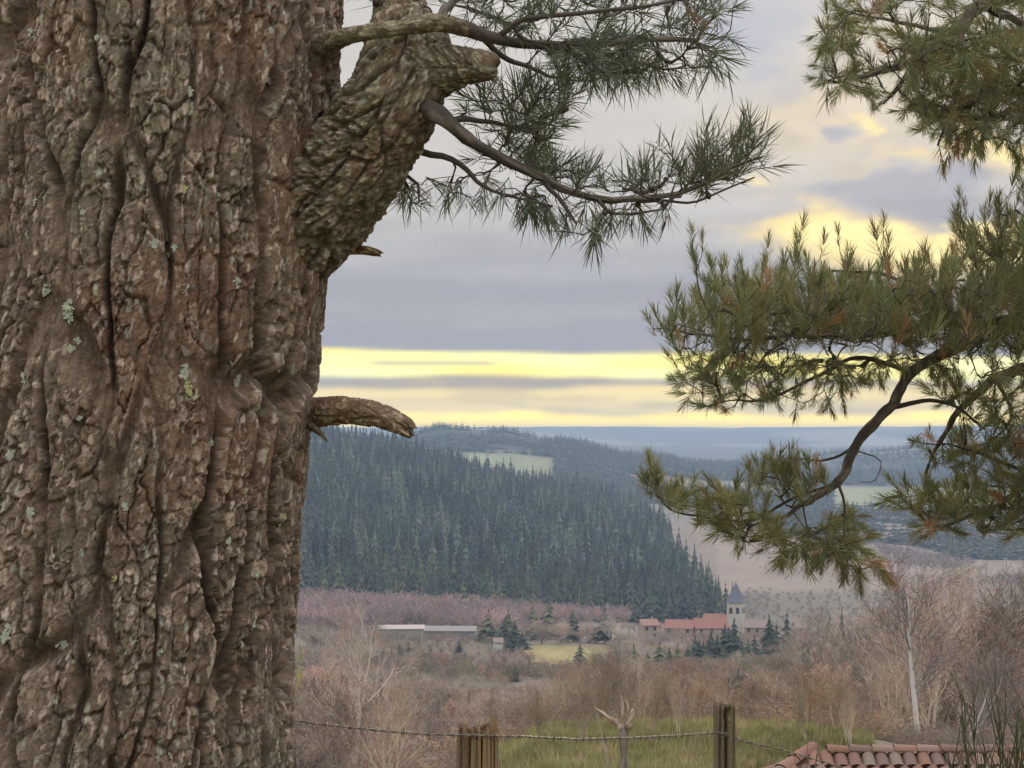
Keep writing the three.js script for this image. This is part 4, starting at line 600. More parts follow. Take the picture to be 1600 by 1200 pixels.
{
  const R = rng(31337), crest = [[440, 1005], [500, 985], [560, 985], [610, 1030], [700, 1022], [760, 1035], [810, 1062], [850, 1060], [890, 1020], [960, 1005], [1020, 1022], [1080, 1030], [1130, 1010], [1180, 1015], [1240, 985], [1300, 958], [1350, 955], [1400, 915], [1450, 868], [1520, 862], [1580, 885], [1700, 890]];
  const topAt = (x) => { let i = 0; while (i < crest.length - 2 && x > crest[i + 1][0]) i++; return lerp(crest[i][1], crest[i + 1][1], clamp((x - crest[i][0]) / (crest[i + 1][0] - crest[i][0]))); };
  const look = { round: 'round-crowned brown bare tree', pink: 'pinkish bare tree', grey: 'grey-stemmed bare tree', tan: 'pale forked bare tree', coppice: 'many-stemmed bare shrub', rust: 'rusty bare shrub' };
  const marks = [[480, 'against the edge of the big trunk'], [530, 'just clear of the big trunk'], [580, 'below the white building\'s end'], [630, 'below the long white building'], [680, 'below the grey shed'], [720, 'left of the split post'], [770, 'straight above the split post'], [815, 'below the small white house'], [860, 'below the left of the yellow meadow'], [905, 'below the right of the yellow meadow'], [950, 'left of the dead sapling'], [1000, 'straight above the dead sapling'], [1050, 'below the leftmost village house'], [1100, 'left of the slim post'], [1145, 'straight above the slim post'], [1190, 'below the church tower'], [1240, 'below the two black spruces'], [1290, 'above the roof\'s left hip'], [1340, 'left of the dark fir'], [1390, 'below the dark fir'], [1425, 'left of the white birch'], [1460, 'around the white birch'], [1500, 'right of the white birch'], [1550, 'above the broom shrub'], [9999, 'at the right edge']];
  const row = (place, list, x0, x1, n, d0, d1, drop, wide = 1) => { for (let k = 0; k < n; k++) { const px = lerp(x0, x1, (k + 0.15 + 0.7 * R()) / n), d = lerp(d0, d1, R()), kind = list[Math.floor(R() * list.length)], mark = marks.find((m) => px < m[0])[1]; bare(kind, look[kind] + ' ' + mark + ', ' + place, 'leafless trees ' + place, px, d, topAt(px) + drop[0] + R() * (drop[1] - drop[0]), wide * (0.85 + 0.4 * R()), R() * 6.283); } };
  row('in the near thicket', ['pink', 'pink', 'round', 'grey', 'tan'], 448, 740, 24, 85, 170, [10, 110], 1.25);
  row('in the back thicket', ['pink', 'round', 'grey'], 440, 830, 34, 190, 420, [0, 45], 1.35);
  row('above the wire', ['grey', 'round', 'pink', 'tan'], 740, 1110, 28, 90, 200, [15, 95], 1.25);
  row('by the field', ['coppice', 'tan', 'coppice', 'rust'], 780, 1110, 20, 63, 84, [30, 100], 0.9);
  row('in the coppice', ['coppice', 'tan', 'coppice'], 870, 1030, 12, 110, 220, [-5, 25], 0.8);
  row('far below the village', ['round', 'grey', 'tan', 'pink'], 930, 1280, 40, 230, 560, [0, 35], 1.5);
  row('in the dense thicket', ['pink', 'round', 'grey', 'tan'], 1130, 1640, 44, 82, 190, [25, 130], 1.25);
  row('tall at the back', ['pink', 'pink', 'grey'], 1270, 1660, 26, 120, 300, [0, 30], 1.25);
  row('low by the roof', ['coppice', 'rust', 'tan'], 1110, 1360, 16, 62, 80, [60, 130], 1.1);
  // the small far ones read as one mass
  const vall = [], far = (x0, x1, n, d0, d1, t0, t1, wide) => { for (let k = 0; k < n; k++) { const px = lerp(x0, x1, (k + R()) / n), d = lerp(d0, d1, R()), p = onGround(px, d), h = clamp((yOfPx(p) - lerp(t0, t1, R())) / F * d, 3, 14), tone = 0.6 + 0.7 * R(); if (px > 826 && px < 946 && d > 655 && d < 760) continue; vall.push({ p, s: h / 10, w: wide * (0.85 + 0.5 * R()), turn: R() * 6.28, c: [tone, tone * 0.98, tone * 0.96] }); } };
  far(1220, 1660, 44, 300, 700, 960, 1010, 1.5); far(462, 830, 60, 480, 700, 1002, 1040, 1.6); far(940, 1215, 26, 880, 940, 958, 978, 1.6); far(955, 1280, 46, 700, 845, 972, 1002, 1.6); far(560, 775, 26, 690, 780, 984, 1006, 1.3); far(930, 1010, 14, 640, 760, 998, 1020, 1.6); far(800, 960, 22, 480, 640, 1040, 1062, 1.7); far(800, 960, 14, 765, 830, 955, 975, 1.7); far(462, 600, 22, 700, 870, 962, 1000, 1.6); far(1240, 1660, 40, 700, 960, 935, 975, 1.7);
  far(-300, 440, 40, 85, 240, 1010, 1120, 1.3); far(-300, 440, 60, 260, 700, 1000, 1050, 1.5); far(1680, 2100, 26, 90, 300, 880, 980, 1.3);
  massOf('valley_trees', 'small leafless trees scattered along the valley round the village and the white building', 'trees', vall, ['round', 'pink', 'grey'].map((k) => mergeGeometries([kinds[k].wood.toNonIndexed(), kinds[k].twigs])), bareMat);
  // bare wood on the slope under the forest, and brushwood under the trees: nobody could count them
  const lite = ['pink', 'round'].map((k, i) => { const t = bareTree(70 + i, { ...base, depth: 3, height: 7, kids: [11, 6, 4], angle: [0.95, 0.75, 0.7], len: [0.55, 0.55, 0.6], wood: [0.8, 0.8, 0.8], twig: [1, 1, 1], twigW: 0.05 }); return mergeGeometries([t.wood.toNonIndexed(), t.twigs]); });
  const band = [];
  for (let d = 890; d < 1085; d += 5) for (let px = -300; px < 985; px += (px < 380 ? 13 : 6.5) / d * F * (0.5 + R())) { const dd = d + (R() - 0.5) * 5; if (dd > forestNear(px) || (px > 800 && dd < 960 + (px - 800) * 0.5)) continue; const x = (px - 800) / F * dd, tone = 0.85 + 0.4 * R() + 0.5 * fbm(x / 40, dd / 40, 3, 151); band.push({ p: v3(x, groundY(x, -dd) - 0.2, -dd), s: 0.75 + 0.4 * R(), w: 1.15 + 0.4 * R(), turn: R() * 6, c: R() < 0.12 ? [0.2 * tone, 0.2 * tone, 0.14 * tone] : [0.37 * tone, 0.26 * tone, 0.235 * tone] }); }
  for (let d = 1000; d < 1900; d += 9) for (let px = 1150; px < 1900; px += 9 / d * F * (0.5 + R())) { const x = (px - 800) / F * d, n = fbm(x / 60, d / 90, 3, 153); if (d < 1270 ? R() > 0.85 : n < 0.12 + (px < 1330 ? 0.12 : 0)) continue; if (px > 1150 && px < 1180 && d < 1080) continue; const tone = 0.8 + 0.4 * R(); band.push({ p: v3(x, groundY(x, -d) - 0.3, -d), s: d < 1270 ? 0.15 + 0.22 * R() : px < 1330 ? 0.15 + 0.15 * R() : 0.5 + 0.4 * R(), w: 1.9, turn: R() * 6, c: d < 1270 ? [0.27 * tone, 0.24 * tone, 0.195 * tone] : [0.28 * tone, 0.22 * tone, 0.2 * tone] }); }
  massOf('bare_woodland', 'pinkish leafless woodland and scrub on the slopes below the forest', 'woodland', band, lite, bareMat);
  const brush = [], bl = [61, 62].map((s) => { const t = bareTree(s, { ...base, stems: 6, lean: 0.8, height: 7, rad: 0.05, depth: 3, kids: [7, 5, 4], angle: [0.8, 0.8, 0.8], len: [0.5, 0.5, 0.5], wood: [0.9, 0.85, 0.8], twig: [1, 1, 1], twigW: 0.022 }); return mergeGeometries([t.wood.toNonIndexed(), t.twigs]); });
  for (let k = 0; k < 6800; k++) { const d = 64 * Math.pow(14, R()), px = lerp(-200, 2000, R()); if (d > 640 && d < 770 && px > 810 && px < 955) continue; if (d < 80 && px > 700 && px < 1240 && R() < 0.45) continue; const x = (px - 800) / F * d, tone = 0.75 + 0.5 * R(), h = (0.1 + 0.16 * R()) * (d < 84 ? 0.6 : d > 400 ? 2.1 : 1), r = R(); brush.push({ p: v3(x, groundY(x, -d) - 0.1, -d), s: h, w: 1.3 + R(), turn: R() * 6, c: (r < 0.12 ? [0.15, 0.165, 0.08] : r < 0.22 ? [0.42, 0.28, 0.17] : r < 0.4 ? [0.36, 0.28, 0.22] : [0.24, 0.18, 0.145]).map((q) => q * tone) }); }
  massOf('undergrowth', 'brown bramble and bracken undergrowth beneath the bare trees', 'undergrowth', brush, bl, bareMat);
  // rough grass on the field behind the fence
  const gg = new Geo(); for (let k = 0; k < 26; k++) { const a = R() * 6.28, r = 0.03 + 0.07 * R(), h = 0.1 + 0.14 * R(), w = 0.006, x = Math.cos(a) * r, z = Math.sin(a) * r, ox = Math.cos(a) * h * 0.5 * R(), oz = Math.sin(a) * h * 0.5 * R(); gg.tri(gg.v(x - w, -0.03, z), gg.v(x + w, -0.03, z + w), gg.v(x + ox, h, z + oz)); }
  const grass = []; for (let k = 0; k < 16000; k++) { const d = 28 + 37 * R(), px = lerp(660, 1360, R()), x = (px - 800) / F * d, tone = 0.7 + 0.6 * R() + 0.4 * fbm(x / 3, d / 4, 3, 161); grass.push({ p: v3(x, groundY(x, -d), -d), s: 0.8 + 1.1 * R() * R(), w: 1.3, turn: R() * 6, c: (R() < 0.42 ? [0.38, 0.31, 0.16] : [0.24, 0.24, 0.08]).map((q) => q * tone) }); }
  for (let k = 0; k < 3000; k++) { const r = 2 + 10 * R(), a = (R() - 0.5) * 2, x = Math.sin(a) * r, z = -Math.cos(a) * r, tone = 0.7 + 0.6 * R(); grass.push({ p: v3(x, groundY(x, z), z), s: 0.8 + 0.8 * R(), w: 1.1, turn: R() * 6, c: [0.17 * tone, 0.17 * tone, 0.05 * tone] }); }
  massOf('field_grass', 'rough green grass of the field behind the fence', 'grass', grass, [gg.build(false)], std(1, 1, 1, 0.9));
}
console.log('trees done');
// ---------------------------------------------------------------- village
const plaster = (r, g, b) => std(r, g, b, 0.95, { bumpMap: grainSoft, bumpScale: 0.01, map: grainSoft });
const roofMats = [plaster(0.42, 0.2, 0.15), plaster(0.46, 0.26, 0.2), plaster(0.38, 0.29, 0.25)], wallMats = [plaster(0.62, 0.5, 0.42), plaster(0.55, 0.42, 0.36), plaster(0.72, 0.68, 0.62)], glassDark = std(0.05, 0.055, 0.065, 0.25), woodDark = std(0.16, 0.12, 0.09);
function house(label, px, d, w, dep, wallH, roofH, turn, wall, roof, o = {}) {
  const p = onGround(px, d); p.y -= 0.6; const t = thing(o.name ?? 'house', label, o.cat ?? 'house', p); t.rotation.y = turn; const g = new Geo(), h = wallH + 0.6, W = w / 2, Dp = dep / 2;
  g.box(-W, W, 0, h, -Dp, Dp).poly([[-W, h, -Dp], [-W, h, Dp], [-W, h + roofH - 0.1, 0]]).poly([[W, h, -Dp], [W, h, Dp], [W, h + roofH - 0.1, 0]]); part('wall', g.build(false), wall, t);
  const r = new Geo(), e = 0.45, k = roofH / Dp, y0 = h - e * k; for (const s of [-1, 1]) { const q = [[-W - e, y0, s * (Dp + e)], [W + e, y0, s * (Dp + e)], [W + e, h + roofH, 0], [-W - e, h + roofH, 0]]; r.poly(q).poly(q.map((a) => [a[0], a[1] + 0.22, a[2]])); r.poly([q[0], q[1], [q[1][0], q[1][1] + 0.22, q[1][2]], [q[0][0], q[0][1] + 0.22, q[0][2]]]); for (const [i, j] of [[0, 3], [1, 2]]) r.poly([q[i], q[j], [q[j][0], q[j][1] + 0.22, q[j][2]], [q[i][0], q[i][1] + 0.22, q[i][2]]]); }
  const rf = part('roof', r.build(false), roof, t); if (o.chimney !== 0) part('chimney', new Geo().box(W * 0.4, W * 0.4 + 0.7, h + roofH * 0.3, h + roofH + 0.9, -0.4, 0.3).build(false), wall, rf);
  const nw = o.windows ?? 3; for (let k = 0; k < nw; k++) for (const y of h > 5 ? [h - 1.9, h - 4.6] : [h - 1.9]) { const x = -W + (k + 0.5) * w / nw; const f = part('window', new Geo().box(x - 0.55, x + 0.55, y - 0.1, y + 1.3, Dp, Dp + 0.06).build(false), glassDark, t); part('sill', new Geo().box(x - 0.7, x + 0.7, y - 0.25, y - 0.1, Dp, Dp + 0.16).build(false), wall, f); }
  return t;
}
{
  const p = onGround(1149, 880); p.y -= 0.6; const topY = P(1149, 909, 880).y, eave = P(1149, 941, 880).y - p.y, W = 3.05, c = thing('church', 'village church with white bell tower and grey pointed spire', 'church', p); c.rotation.y = -0.32;
  const g = new Geo().box(-W, W, 0, eave, -W, W); part('tower', g.build(false), plaster(0.72, 0.68, 0.58), c);
  const s = new Geo(), e = W + 0.5, H = topY - p.y; for (const [a, b] of [[[-e, e], [e, e]], [[e, e], [e, -e]], [[e, -e], [-e, -e]], [[-e, -e], [-e, e]]]) { s.poly([[a[0], eave + 0.02, a[1]], [b[0], eave + 0.02, b[1]], [b[0] * 0.72, eave + 1.9, b[1] * 0.72], [a[0] * 0.72, eave + 1.9, a[1] * 0.72]]); s.poly([[a[0] * 0.72, eave + 1.9, a[1] * 0.72], [b[0] * 0.72, eave + 1.9, b[1] * 0.72], [0, H, 0]]); } s.poly([[-e, eave + 0.02, -e], [e, eave + 0.02, -e], [e, eave + 0.02, e], [-e, eave + 0.02, e]]);
  const sp = part('spire', s.build(false), plaster(0.2, 0.22, 0.27), c); part('finial', new THREE.CylinderGeometry(0.04, 0.08, 1.3, 6).translate(0, H + 0.5, 0), woodDark, sp);
  for (const [x, z, r] of [[-1.4, W, 0], [1.4, W, 0], [W, -1.4, 1], [W, 1.4, 1], [-W, 1.4, 1], [-W, -1.4, 1]]) { const sh = new THREE.Shape(); sh.moveTo(-0.65, 0); sh.lineTo(0.65, 0); sh.lineTo(0.65, 1.9); sh.absarc(0, 1.9, 0.65, 0, Math.PI); const m = new THREE.ExtrudeGeometry(sh, { depth: 0.1, bevelEnabled: false }); if (r) m.rotateY(Math.sign(x) * Math.PI / 2); m.translate(x, eave - 4.4, z); part('belfry_opening', m, glassDark, c); }
  part('nave_wall', new Geo().box(-13, -W, 0, 6.2, -3.6, 3.6).build(false), wallMats[0], c); const n = new Geo(); n.poly([[-13.3, 6, 4], [-W, 6, 4], [-W, 9.2, 0], [-13.3, 9.2, 0]]).poly([[-13.3, 6, -4], [-W, 6, -4], [-W, 9.2, 0], [-13.3, 9.2, 0]]).poly([[-13.3, 6, 4], [-13.3, 6, -4], [-13.3, 9.2, 0]]); part('nave_roof', n.build(false), roofMats[0], c);
}
house('big pinkish red roofed house left of the church tower', 1108, 862, 13, 8, 4.2, 3.4, 0.15, wallMats[0], roofMats[0]);
house('red roofed house second left of the church', 1062, 862, 11, 8, 4, 2.8, -0.25, wallMats[1], roofMats[0]);
house('pink two-storey house leftmost in the village', 1012, 846, 6.5, 6, 6, 2, 0.3, wallMats[1], roofMats[1], { windows: 2 });
house('grey-pink stone house just right of the church tower', 1182, 872, 10, 7, 3.6, 2.6, -0.1, wallMats[1], roofMats[2]);
house('small pinkish house right of the pair of dark spruces', 1252, 860, 6, 6, 4.2, 2, 0.2, wallMats[0], roofMats[2], { windows: 2 });
house('orange roofed house half hidden in the thicket right of the birch fir', 1388, 640, 5.2, 5, 4.6, 1.7, 0.1, wallMats[0], roofMats[0], { windows: 2 });
house('low reddish roof barely showing left of the dark fir', 1341, 650, 4.4, 5, 3.6, 1.6, -0.2, wallMats[1], roofMats[1], { windows: 1 });
house('long low whitish building with a pale roof edge beyond the left thicket', 628, 800, 16, 9, 4.0, 1.0, 0.06, plaster(0.46, 0.43, 0.4), plaster(0.66, 0.55, 0.5), { name: 'long_building', cat: 'building', chimney: 0, windows: 0 });
house('greyish long shed joining the white building on its right', 702, 815, 20, 8, 3.4, 1.4, -0.05, plaster(0.42, 0.37, 0.35), plaster(0.4, 0.35, 0.34), { name: 'long_building', cat: 'building', chimney: 0, windows: 0 });
house('small bright white house against the dark conifers', 778, 715, 2.6, 3.4, 4.6, 1.1, 0.1, plaster(0.85, 0.85, 0.84), roofMats[2], { windows: 0, chimney: 0 });
house('tiny whitish field shelter at the lower left of the yellow meadow', 843, 668, 4.6, 1.8, 1.1, 0.35, 0.02, wallMats[2], roofMats[1], { name: 'field_shelter', cat: 'shelter', chimney: 0, windows: 0 });

// ---------------------------------------------------------------- tiled roof below the birch, bottom right
{
  const d = 35, ridgeL = P(1262, 1172, d), ridgeR = P(1900, 1164, d), gy = Math.min(groundY(ridgeL.x, -d), groundY(ridgeL.x + 3, -d - 3), groundY(ridgeL.x + 3, -d + 3)) - 0.2, t = thing('tiled_house', 'low house with weathered red clay tile roof at the bottom right corner', 'house', [ridgeL.x, gy, -d]);
  const L = ridgeR.x - ridgeL.x, H = ridgeL.y - gy, slope = 0.5, run = 2.6, drop = run * slope, wallTop = H - drop - 0.05;
  part('wall', new Geo().box(-run + 0.5, L + run - 0.5, 0, wallTop, -run + 0.4, run - 0.4).build(false), wallMats[0], t);
  const r = new Geo(), A = [0, H - 0.05, 0], B = [L, H - 0.05, 0], y = H - drop - 0.05, c = [[-run, y, run], [L + run, y, run], [L + run, y, -run], [-run, y, -run]]; r.poly([c[0], c[1], B, A]).poly([c[2], c[3], A, B]).poly([c[3], c[0], A]).poly([c[1], c[2], B]).poly(c); const rf = part('roof', r.build(false), plaster(0.25, 0.13, 0.09), t);
  const R = rng(99), mats = [[0.31, 0.165, 0.12], [0.35, 0.19, 0.14], [0.27, 0.15, 0.115], [0.34, 0.22, 0.17], [0.24, 0.155, 0.125], [0.28, 0.215, 0.165]].map((q) => plaster(...q));
  const tile = (() => { const g = new Geo(), n = 6; for (let k = 0; k <= n; k++) { const a = Math.PI * k / n; for (const [z, s] of [[0, 1], [0.44, 0.86]]) g.v(Math.cos(a) * 0.105 * s, Math.sin(a) * 0.075 * s + (z ? 0.012 : 0.03), -z); } for (let k = 0; k < n; k++) g.quad(k * 2, k * 2 + 2, k * 2 + 3, k * 2 + 1); for (let k = 1; k < n; k++) g.tri(0, k * 2, k * 2 + 2); return g.build(); })();
  const ang = Math.atan(slope);
  for (let j = 0; j < 7; j++) { const s = 0.05 + j * 0.36, x0 = -s, n = Math.floor((L + 2 * s) / 0.22); for (let k = 0; k < n; k++) { const x = x0 + (k + 0.5) * 0.22; if (x > 4.4) break; const m = part('roof_tile', tile, mats[Math.floor(R() * 6)], rf); m.position.set(x + (R() - 0.5) * 0.015, H - 0.05 - (s + 0.36) * slope + 0.012 * R(), s + 0.36); m.rotation.set(ang + (R() - 0.5) * 0.05, (R() - 0.5) * 0.05, (R() - 0.5) * 0.06); } }
  for (let k = 0; k < 13; k++) { const m = part('ridge_tile', tile, mats[Math.floor(R() * 6)], rf); m.position.set(k * 0.36 + 0.3, H - 0.04 + 0.01 * R(), 0); m.rotation.set(0, -Math.PI / 2, 0); m.rotateX((R() - 0.5) * 0.05); m.scale.setScalar(1.25); }
  for (let k = 0; k < 7; k++) { const m = part('hip_tile', tile, mats[Math.floor(R() * 6)], rf), f = (k + 1) * 0.34; m.position.set(-f * 0.707, H - 0.03 - f * 0.707 * slope, f * 0.707); m.rotation.order = 'YXZ'; m.rotation.set(Math.atan(slope * 0.707), -Math.PI / 4, 0); m.scale.setScalar(1.25); }
}

// ---------------------------------------------------------------- fence: weathered posts and barbed wire
{
  const f = thing('barbed_wire_fence', 'rusty barbed wire strung on weathered split wooden posts', 'fence', onGround(748, 6.2)), o = f.position.clone(), R = rng(515);
  const woodMat = new THREE.MeshStandardMaterial({ vertexColors: true, roughness: 0.95, bumpMap: grainFine, bumpScale: 0.002, map: grainFine, side: THREE.DoubleSide });
  // a round post with grain ridges, deep splits and a ragged end grain top
  const post = (px, topPy, d, rad, seed, splits, ragged, pal, holes = []) => {
    const top = P(px, topPy, d), foot = groundY(top.x, top.z) - 0.35, H = top.y - foot, S = 96, n = 90, g = new Geo();
    for (let j = 0; j <= n; j++) for (let s = 0; s < S; s++) {
      const a = s / S * 2 * Math.PI, t = j / n < 0.25 ? j / n * 2 : 0.5 + (j / n - 0.25) / 1.5, y = t * H; let r = rad * (1.06 - 0.08 * t) * (1 + 0.05 * Math.sin(2 * a + seed) + 0.06 * noise(Math.cos(a) * 2 + seed, Math.sin(a) * 2 + t * 1.5, seed));
      let c = mix3(pal[0], pal[1], clamp(0.5 + 0.9 * noise(a * 7 + 0.5 * noise(y * 4, a, 3), y * 1.2, seed + 5))); c = mix3(c, pal[2], ss(0.1, 0.5, noise(a * 16, y * 2.2, seed + 9)) * 0.6); c = mix3(c, [0.17, 0.18, 0.08], ss(0.15, 0.5, noise(a * 3, y * 5, seed + 13)) * 0.5);
      r += rad * 0.07 * noise(a * 14 + 0.6 * noise(y * 5, a * 2, 8), y * 1.1, seed + 3) + rad * 0.04 * noise(a * 38, y * 3, seed + 4);
      for (const [sa, w, dp] of splits) { const q = Math.abs(((a - sa - 0.12 * noise(y * 5, sa, 4) + 3 * Math.PI) % (2 * Math.PI)) - Math.PI); r -= rad * dp * (1 - ss(w * 0.35, w, q)); }
      for (const [ha, hy, hr] of holes) { const q = Math.hypot((((a - ha + 3 * Math.PI) % (2 * Math.PI)) - Math.PI) * rad, y - (H - hy)); r -= rad * 0.7 * (1 - ss(hr * 0.6, hr, q)); }
      const yy = y - (t > 0.97 ? 1 : 0) * 0 - ragged * ss(0.8, 1, t) * (0.5 + 0.5 * noise(Math.cos(a) * 3.3, Math.sin(a) * 3.3, seed + 21)) ; g.v(top.x - o.x + Math.sin(a) * r, foot - o.y + yy, top.z - o.z + Math.cos(a) * r, c, a * rad / 0.1, y / 0.35);
    }
    for (let j = 0; j < n; j++) for (let s = 0; s < S; s++) { const m = (s + 1) % S; g.quad(j * S + s, j * S + m, (j + 1) * S + m, (j + 1) * S + s); }
    const K = 5; let prev = n * S; for (let k = 1; k <= K; k++) { const st = g.n; for (let s = 0; s < S; s++) { const b = (n * S + s) * 3, q = 1 - k / (K + 0.5), cx = top.x - o.x, cz = top.z - o.z; g.v(cx + (g.p[b] - cx) * q, g.p[b + 1] - ragged * 0.6 * (k / K) * (0.4 + 0.6 * hash2(s >> 2, k, seed)), cz + (g.p[b + 2] - cz) * q, pal[2].map((z) => z * (0.6 + 0.4 * hash2(s, k, seed))), s / S, k); } for (let s = 0; s < S; s++) { const m = (s + 1) % S; g.quad(prev + s, prev + m, st + m, st + s); } prev = st; }
    return [part('post', g.build(), woodMat, f), top];
  };
  const [p1, t1] = post(747, 1130, 6.2, 0.057, 3, [[-0.35, 0.17, 0.55], [0.25, 0.13, 0.6], [0.62, 0.12, 0.45], [-0.9, 0.14, 0.4], [1.15, 0.16, 0.5], [2.6, 0.2, 0.4]], 0.05, [[0.2, 0.155, 0.105], [0.32, 0.255, 0.175], [0.33, 0.18, 0.085]]);
  p1.userData.label = 'thick split old fence post with splintered top';
  // loose splinters standing at the split post's head
  for (let k = 0; k < 9; k++) { const a = -1.4 + k * 0.34 + (R() - 0.5) * 0.2, r = 0.05 + 0.006 * R(), h = 0.06 * R() * R(), w = 0.004 + 0.004 * R(), g = new Geo(), x = Math.sin(a) * r, z = Math.cos(a) * r, y = t1.y - o.y - 0.03, q = []; for (const [u, v, e] of [[-w, -0.13, 0], [w, -0.13, 0], [w * 0.7, h, 0], [-w * 0.3, h + 0.008, 0]]) { q.push(g.v(x + Math.cos(a) * u, y + v, z - Math.sin(a) * u + 0.003)); q.push(g.v(x + Math.cos(a) * u * 0.8 - Math.sin(a) * 0.008, y + v, z - Math.sin(a) * u - 0.008 * Math.cos(a))); } g.quad(q[0], q[2], q[4], q[6]); g.quad(q[1], q[7], q[5], q[3]); g.quad(q[0], q[6], q[7], q[1]); g.quad(q[2], q[3], q[5], q[4]); g.quad(q[4], q[5], q[7], q[6]); part('splinter', g.build(false), std(0.28 + 0.1 * R(), 0.2 + 0.06 * R(), 0.11), p1); }
  const [p2] = post(1132, 1098, 8.4, 0.042, 7, [[0.12, 0.2, 0.6], [-0.5, 0.1, 0.35], [0.8, 0.12, 0.4], [2.4, 0.2, 0.4]], 0.015, [[0.24, 0.18, 0.12], [0.36, 0.28, 0.18], [0.22, 0.13, 0.08]], [[0.15, 0.035, 0.02]]);
  p2.userData.label = 'slim fence post with dark crack and knot hole';
  post(120, 1075, 5.4, 0.055, 12, [[0.3, 0.15, 0.4]], 0.02, [[0.22, 0.16, 0.1], [0.34, 0.26, 0.16], [0.3, 0.16, 0.075]]);
  post(1680, 1330, 9.6, 0.05, 15, [[0.3, 0.15, 0.4]], 0.02, [[0.22, 0.16, 0.1], [0.34, 0.26, 0.16], [0.3, 0.16, 0.075]]);
  const wireMat = std(0.24, 0.2, 0.165, 0.55, { metalness: 0.35 });
  const strand = (list) => {
    const pts = curvePts(list.map((a) => P(...a)), 0.006), g = new Geo();
    for (const ph of [0, Math.PI]) g.tube(pts.map((p, k) => p.clone().sub(o).add(v3(0, Math.sin(k * 0.55 + ph) * 0.002, Math.cos(k * 0.55 + ph) * 0.002)).add(v3(0, 0.0015 * noise(k * 0.06, 3, 8), 0))), pts.map(() => 0.0018), 5, undefined);
    const w = part('wire', g.build(), wireMat, f); let next = 7;
    pts.forEach((p, k) => { if (k !== next) return; next += 12 + Math.floor(R() * 3); const b = new Geo(), q = p.clone().sub(o), T = pts[Math.min(k + 1, pts.length - 1)].clone().sub(pts[k - 1]).normalize(), ring = []; for (let i = 0; i <= 14; i++) { const a = i / 14 * 4 * Math.PI; ring.push(q.clone().addScaledVector(T, (i / 14 - 0.5) * 0.009).add(v3(0, Math.sin(a) * 0.004, Math.cos(a) * 0.004))); } b.tube(ring, ring.map(() => 0.0017), 4); for (const s of [-1, 1]) { const a = R() * 6.28, e = v3((R() - 0.5) * 0.6, Math.sin(a), Math.cos(a)).normalize(); for (const u of [1, -1]) b.tube([q.clone().addScaledVector(T, s * 0.003), q.clone().addScaledVector(T, s * 0.003).addScaledVector(e, u * 0.017)], [0.0018, 0.0008], 4); } part('barb', b.build(), wireMat, w); });
  };
  strand([[120, 1096, 5.35], [300, 1112, 5.6], [460, 1126, 5.85], [540, 1136, 5.98], [640, 1146, 6.08], [718, 1149, 6.145]]);
  strand([[718, 1149, 6.145], [748, 1149, 6.13], [790, 1150, 6.22], [900, 1155, 6.8], [980, 1153, 7.3], [1060, 1149, 7.9], [1118, 1145, 8.36]]);
  strand([[1118, 1145, 8.36], [1134, 1147, 8.35], [1156, 1156, 8.42], [1230, 1174, 8.55], [1400, 1230, 8.95], [1660, 1350, 9.55]]);
}
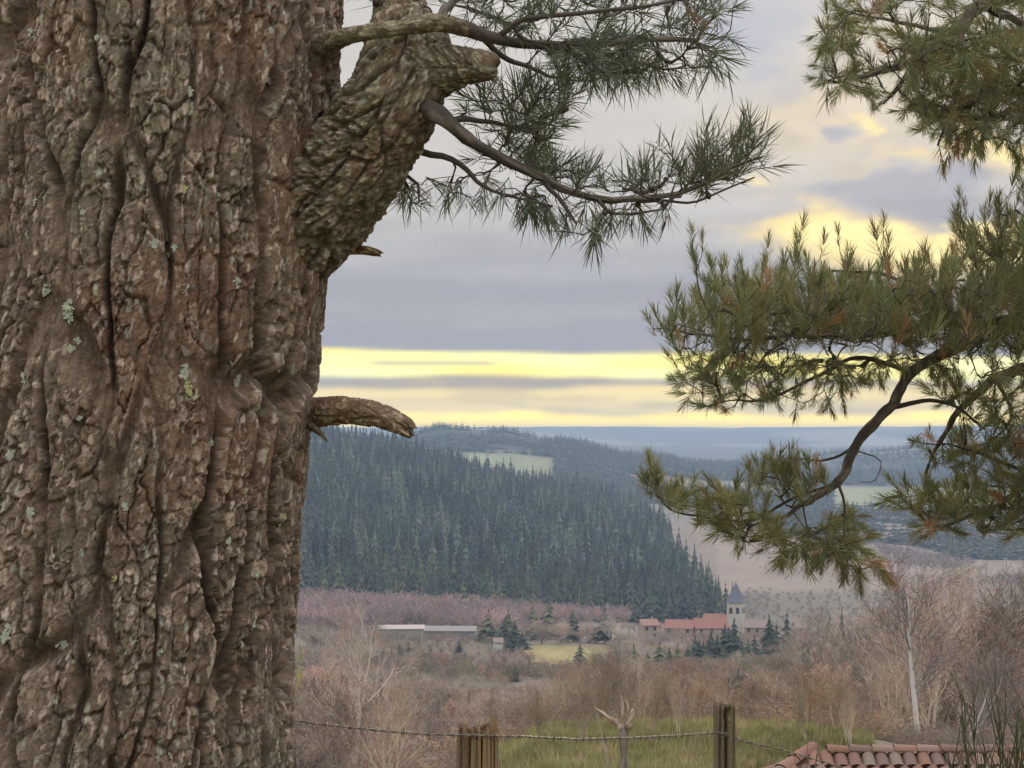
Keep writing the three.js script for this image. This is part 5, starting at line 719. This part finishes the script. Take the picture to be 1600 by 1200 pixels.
// ---------------------------------------------------------------- dead snag and broom behind the fence
{
  const p = onGround(980, 9.4), s = thing('dead_snag', 'broken pale dead sapling with jagged forked tip above the wire', 'dead tree', p), k = (x, y, d = 9.4) => P(x, y, d).sub(p), m = new THREE.MeshStandardMaterial({ vertexColors: true, roughness: 0.95, bumpMap: grainFine, bumpScale: 0.002, side: THREE.DoubleSide });
  const col = (t, a) => mix3([0.14, 0.115, 0.095], [0.34, 0.275, 0.225], clamp(0.5 + 1.3 * noise(t * 24, a * 2, 3))), g = new Geo(); g.tube(curvePts([v3(0.05, -0.2, 0), k(968, 1420), k(972, 1260), k(975, 1190), k(974, 1145), k(978, 1128)], 0.03), [...Array(60)].map((_, i) => Math.max(0.018, 0.03 - i * 0.0003) + 0.005 * Math.sin(i * 1.3) + 0.003 * Math.sin(i * 2.9)), 10, col); part('trunk', g.build(), m, s);
  const lst = [[[974, 1140], [952, 1122], [930, 1107], 0.013], [[976, 1142], [973, 1112], [971, 1087], 0.012], [[978, 1138], [986, 1122], [989, 1108], 0.017], [[980, 1130], [982, 1108], [977, 1092], 0.009], [[970, 1138], [964, 1128], [963, 1122], 0.012]];
  for (const [a, b, c, r] of lst) { const q = new Geo(), pts = curvePts([k(...a), k(...b), k(...c)], 0.02); q.tube(pts, pts.map((_, i) => lerp(r * 1.15, r * 0.35, i / (pts.length - 1)) * (1 + 0.25 * Math.sin(i * 2.3))), 7, (t, u) => mix3([0.34, 0.25, 0.18], [0.72, 0.57, 0.46], clamp(0.5 + 1.4 * noise(t * 9, u * 1.5, 6)))); part('broken_branch', q.build(), m, s); }
}
const broomMat = std(0.085, 0.105, 0.04, 0.8), broomBrown = std(0.2, 0.15, 0.1, 0.9);
function broom(label, px, d, top, n, spread, seed, mat = broomMat) {
  const p = onGround(px, d), h = (yOfPx(p) - top) / F * d, t = thing('broom_shrub', label, 'shrub', p), R = rng(seed), main = new Geo(), tw = new Geo();
  for (let k = 0; k < n; k++) { const a = R() * 6.28, l = spread * (0.3 + R()), hh = h * (0.6 + 0.4 * R()), b = v3(Math.cos(a) * 0.05, -0.1, Math.sin(a) * 0.05), e = v3(Math.cos(a) * l, hh, Math.sin(a) * l), pts = curvePts([b, v3(e.x * 0.3, hh * 0.4, e.z * 0.3), v3(e.x * 0.7, hh * 0.75, e.z * 0.7), e], 0.06); main.tube(pts, pts.map((_, i) => lerp(0.0085, 0.0026, i / (pts.length - 1))), 5); for (let q = 0; q < 16; q++) { const i = Math.floor(pts.length * (0.35 + 0.62 * R())), s = pts[Math.min(i, pts.length - 1)], dv = v3((R() - 0.5) * 0.9, 1, (R() - 0.5) * 0.9).normalize().multiplyScalar(0.1 + 0.18 * R()); tw.tube([s, s.clone().addScaledVector(dv, 0.5).add(v3((R() - 0.5) * 0.02, 0, 0)), s.clone().add(dv)], [0.003, 0.0024, 0.001], 3); } }
  part('stems', main.build(), mat, t); part('shoots', tw.build(), mat, t);
}
broom('green upright broom shrub at the bottom right edge', 1580, 7.4, 1088, 46, 0.17, 61);
broom('thin dry brown twigs before the tiled roof beside the broom', 1545, 9, 1165, 7, 0.12, 67, broomBrown);
broom('pale dry twigs around the foot of the dead sapling', 968, 9.6, 1170, 8, 0.14, 63, std(0.4, 0.31, 0.25));
broom('wispy brown twigs at the wire right of the slim post', 1210, 9.2, 1168, 6, 0.2, 65, broomBrown);
console.log('all done');
renderer.render(scene, camera);
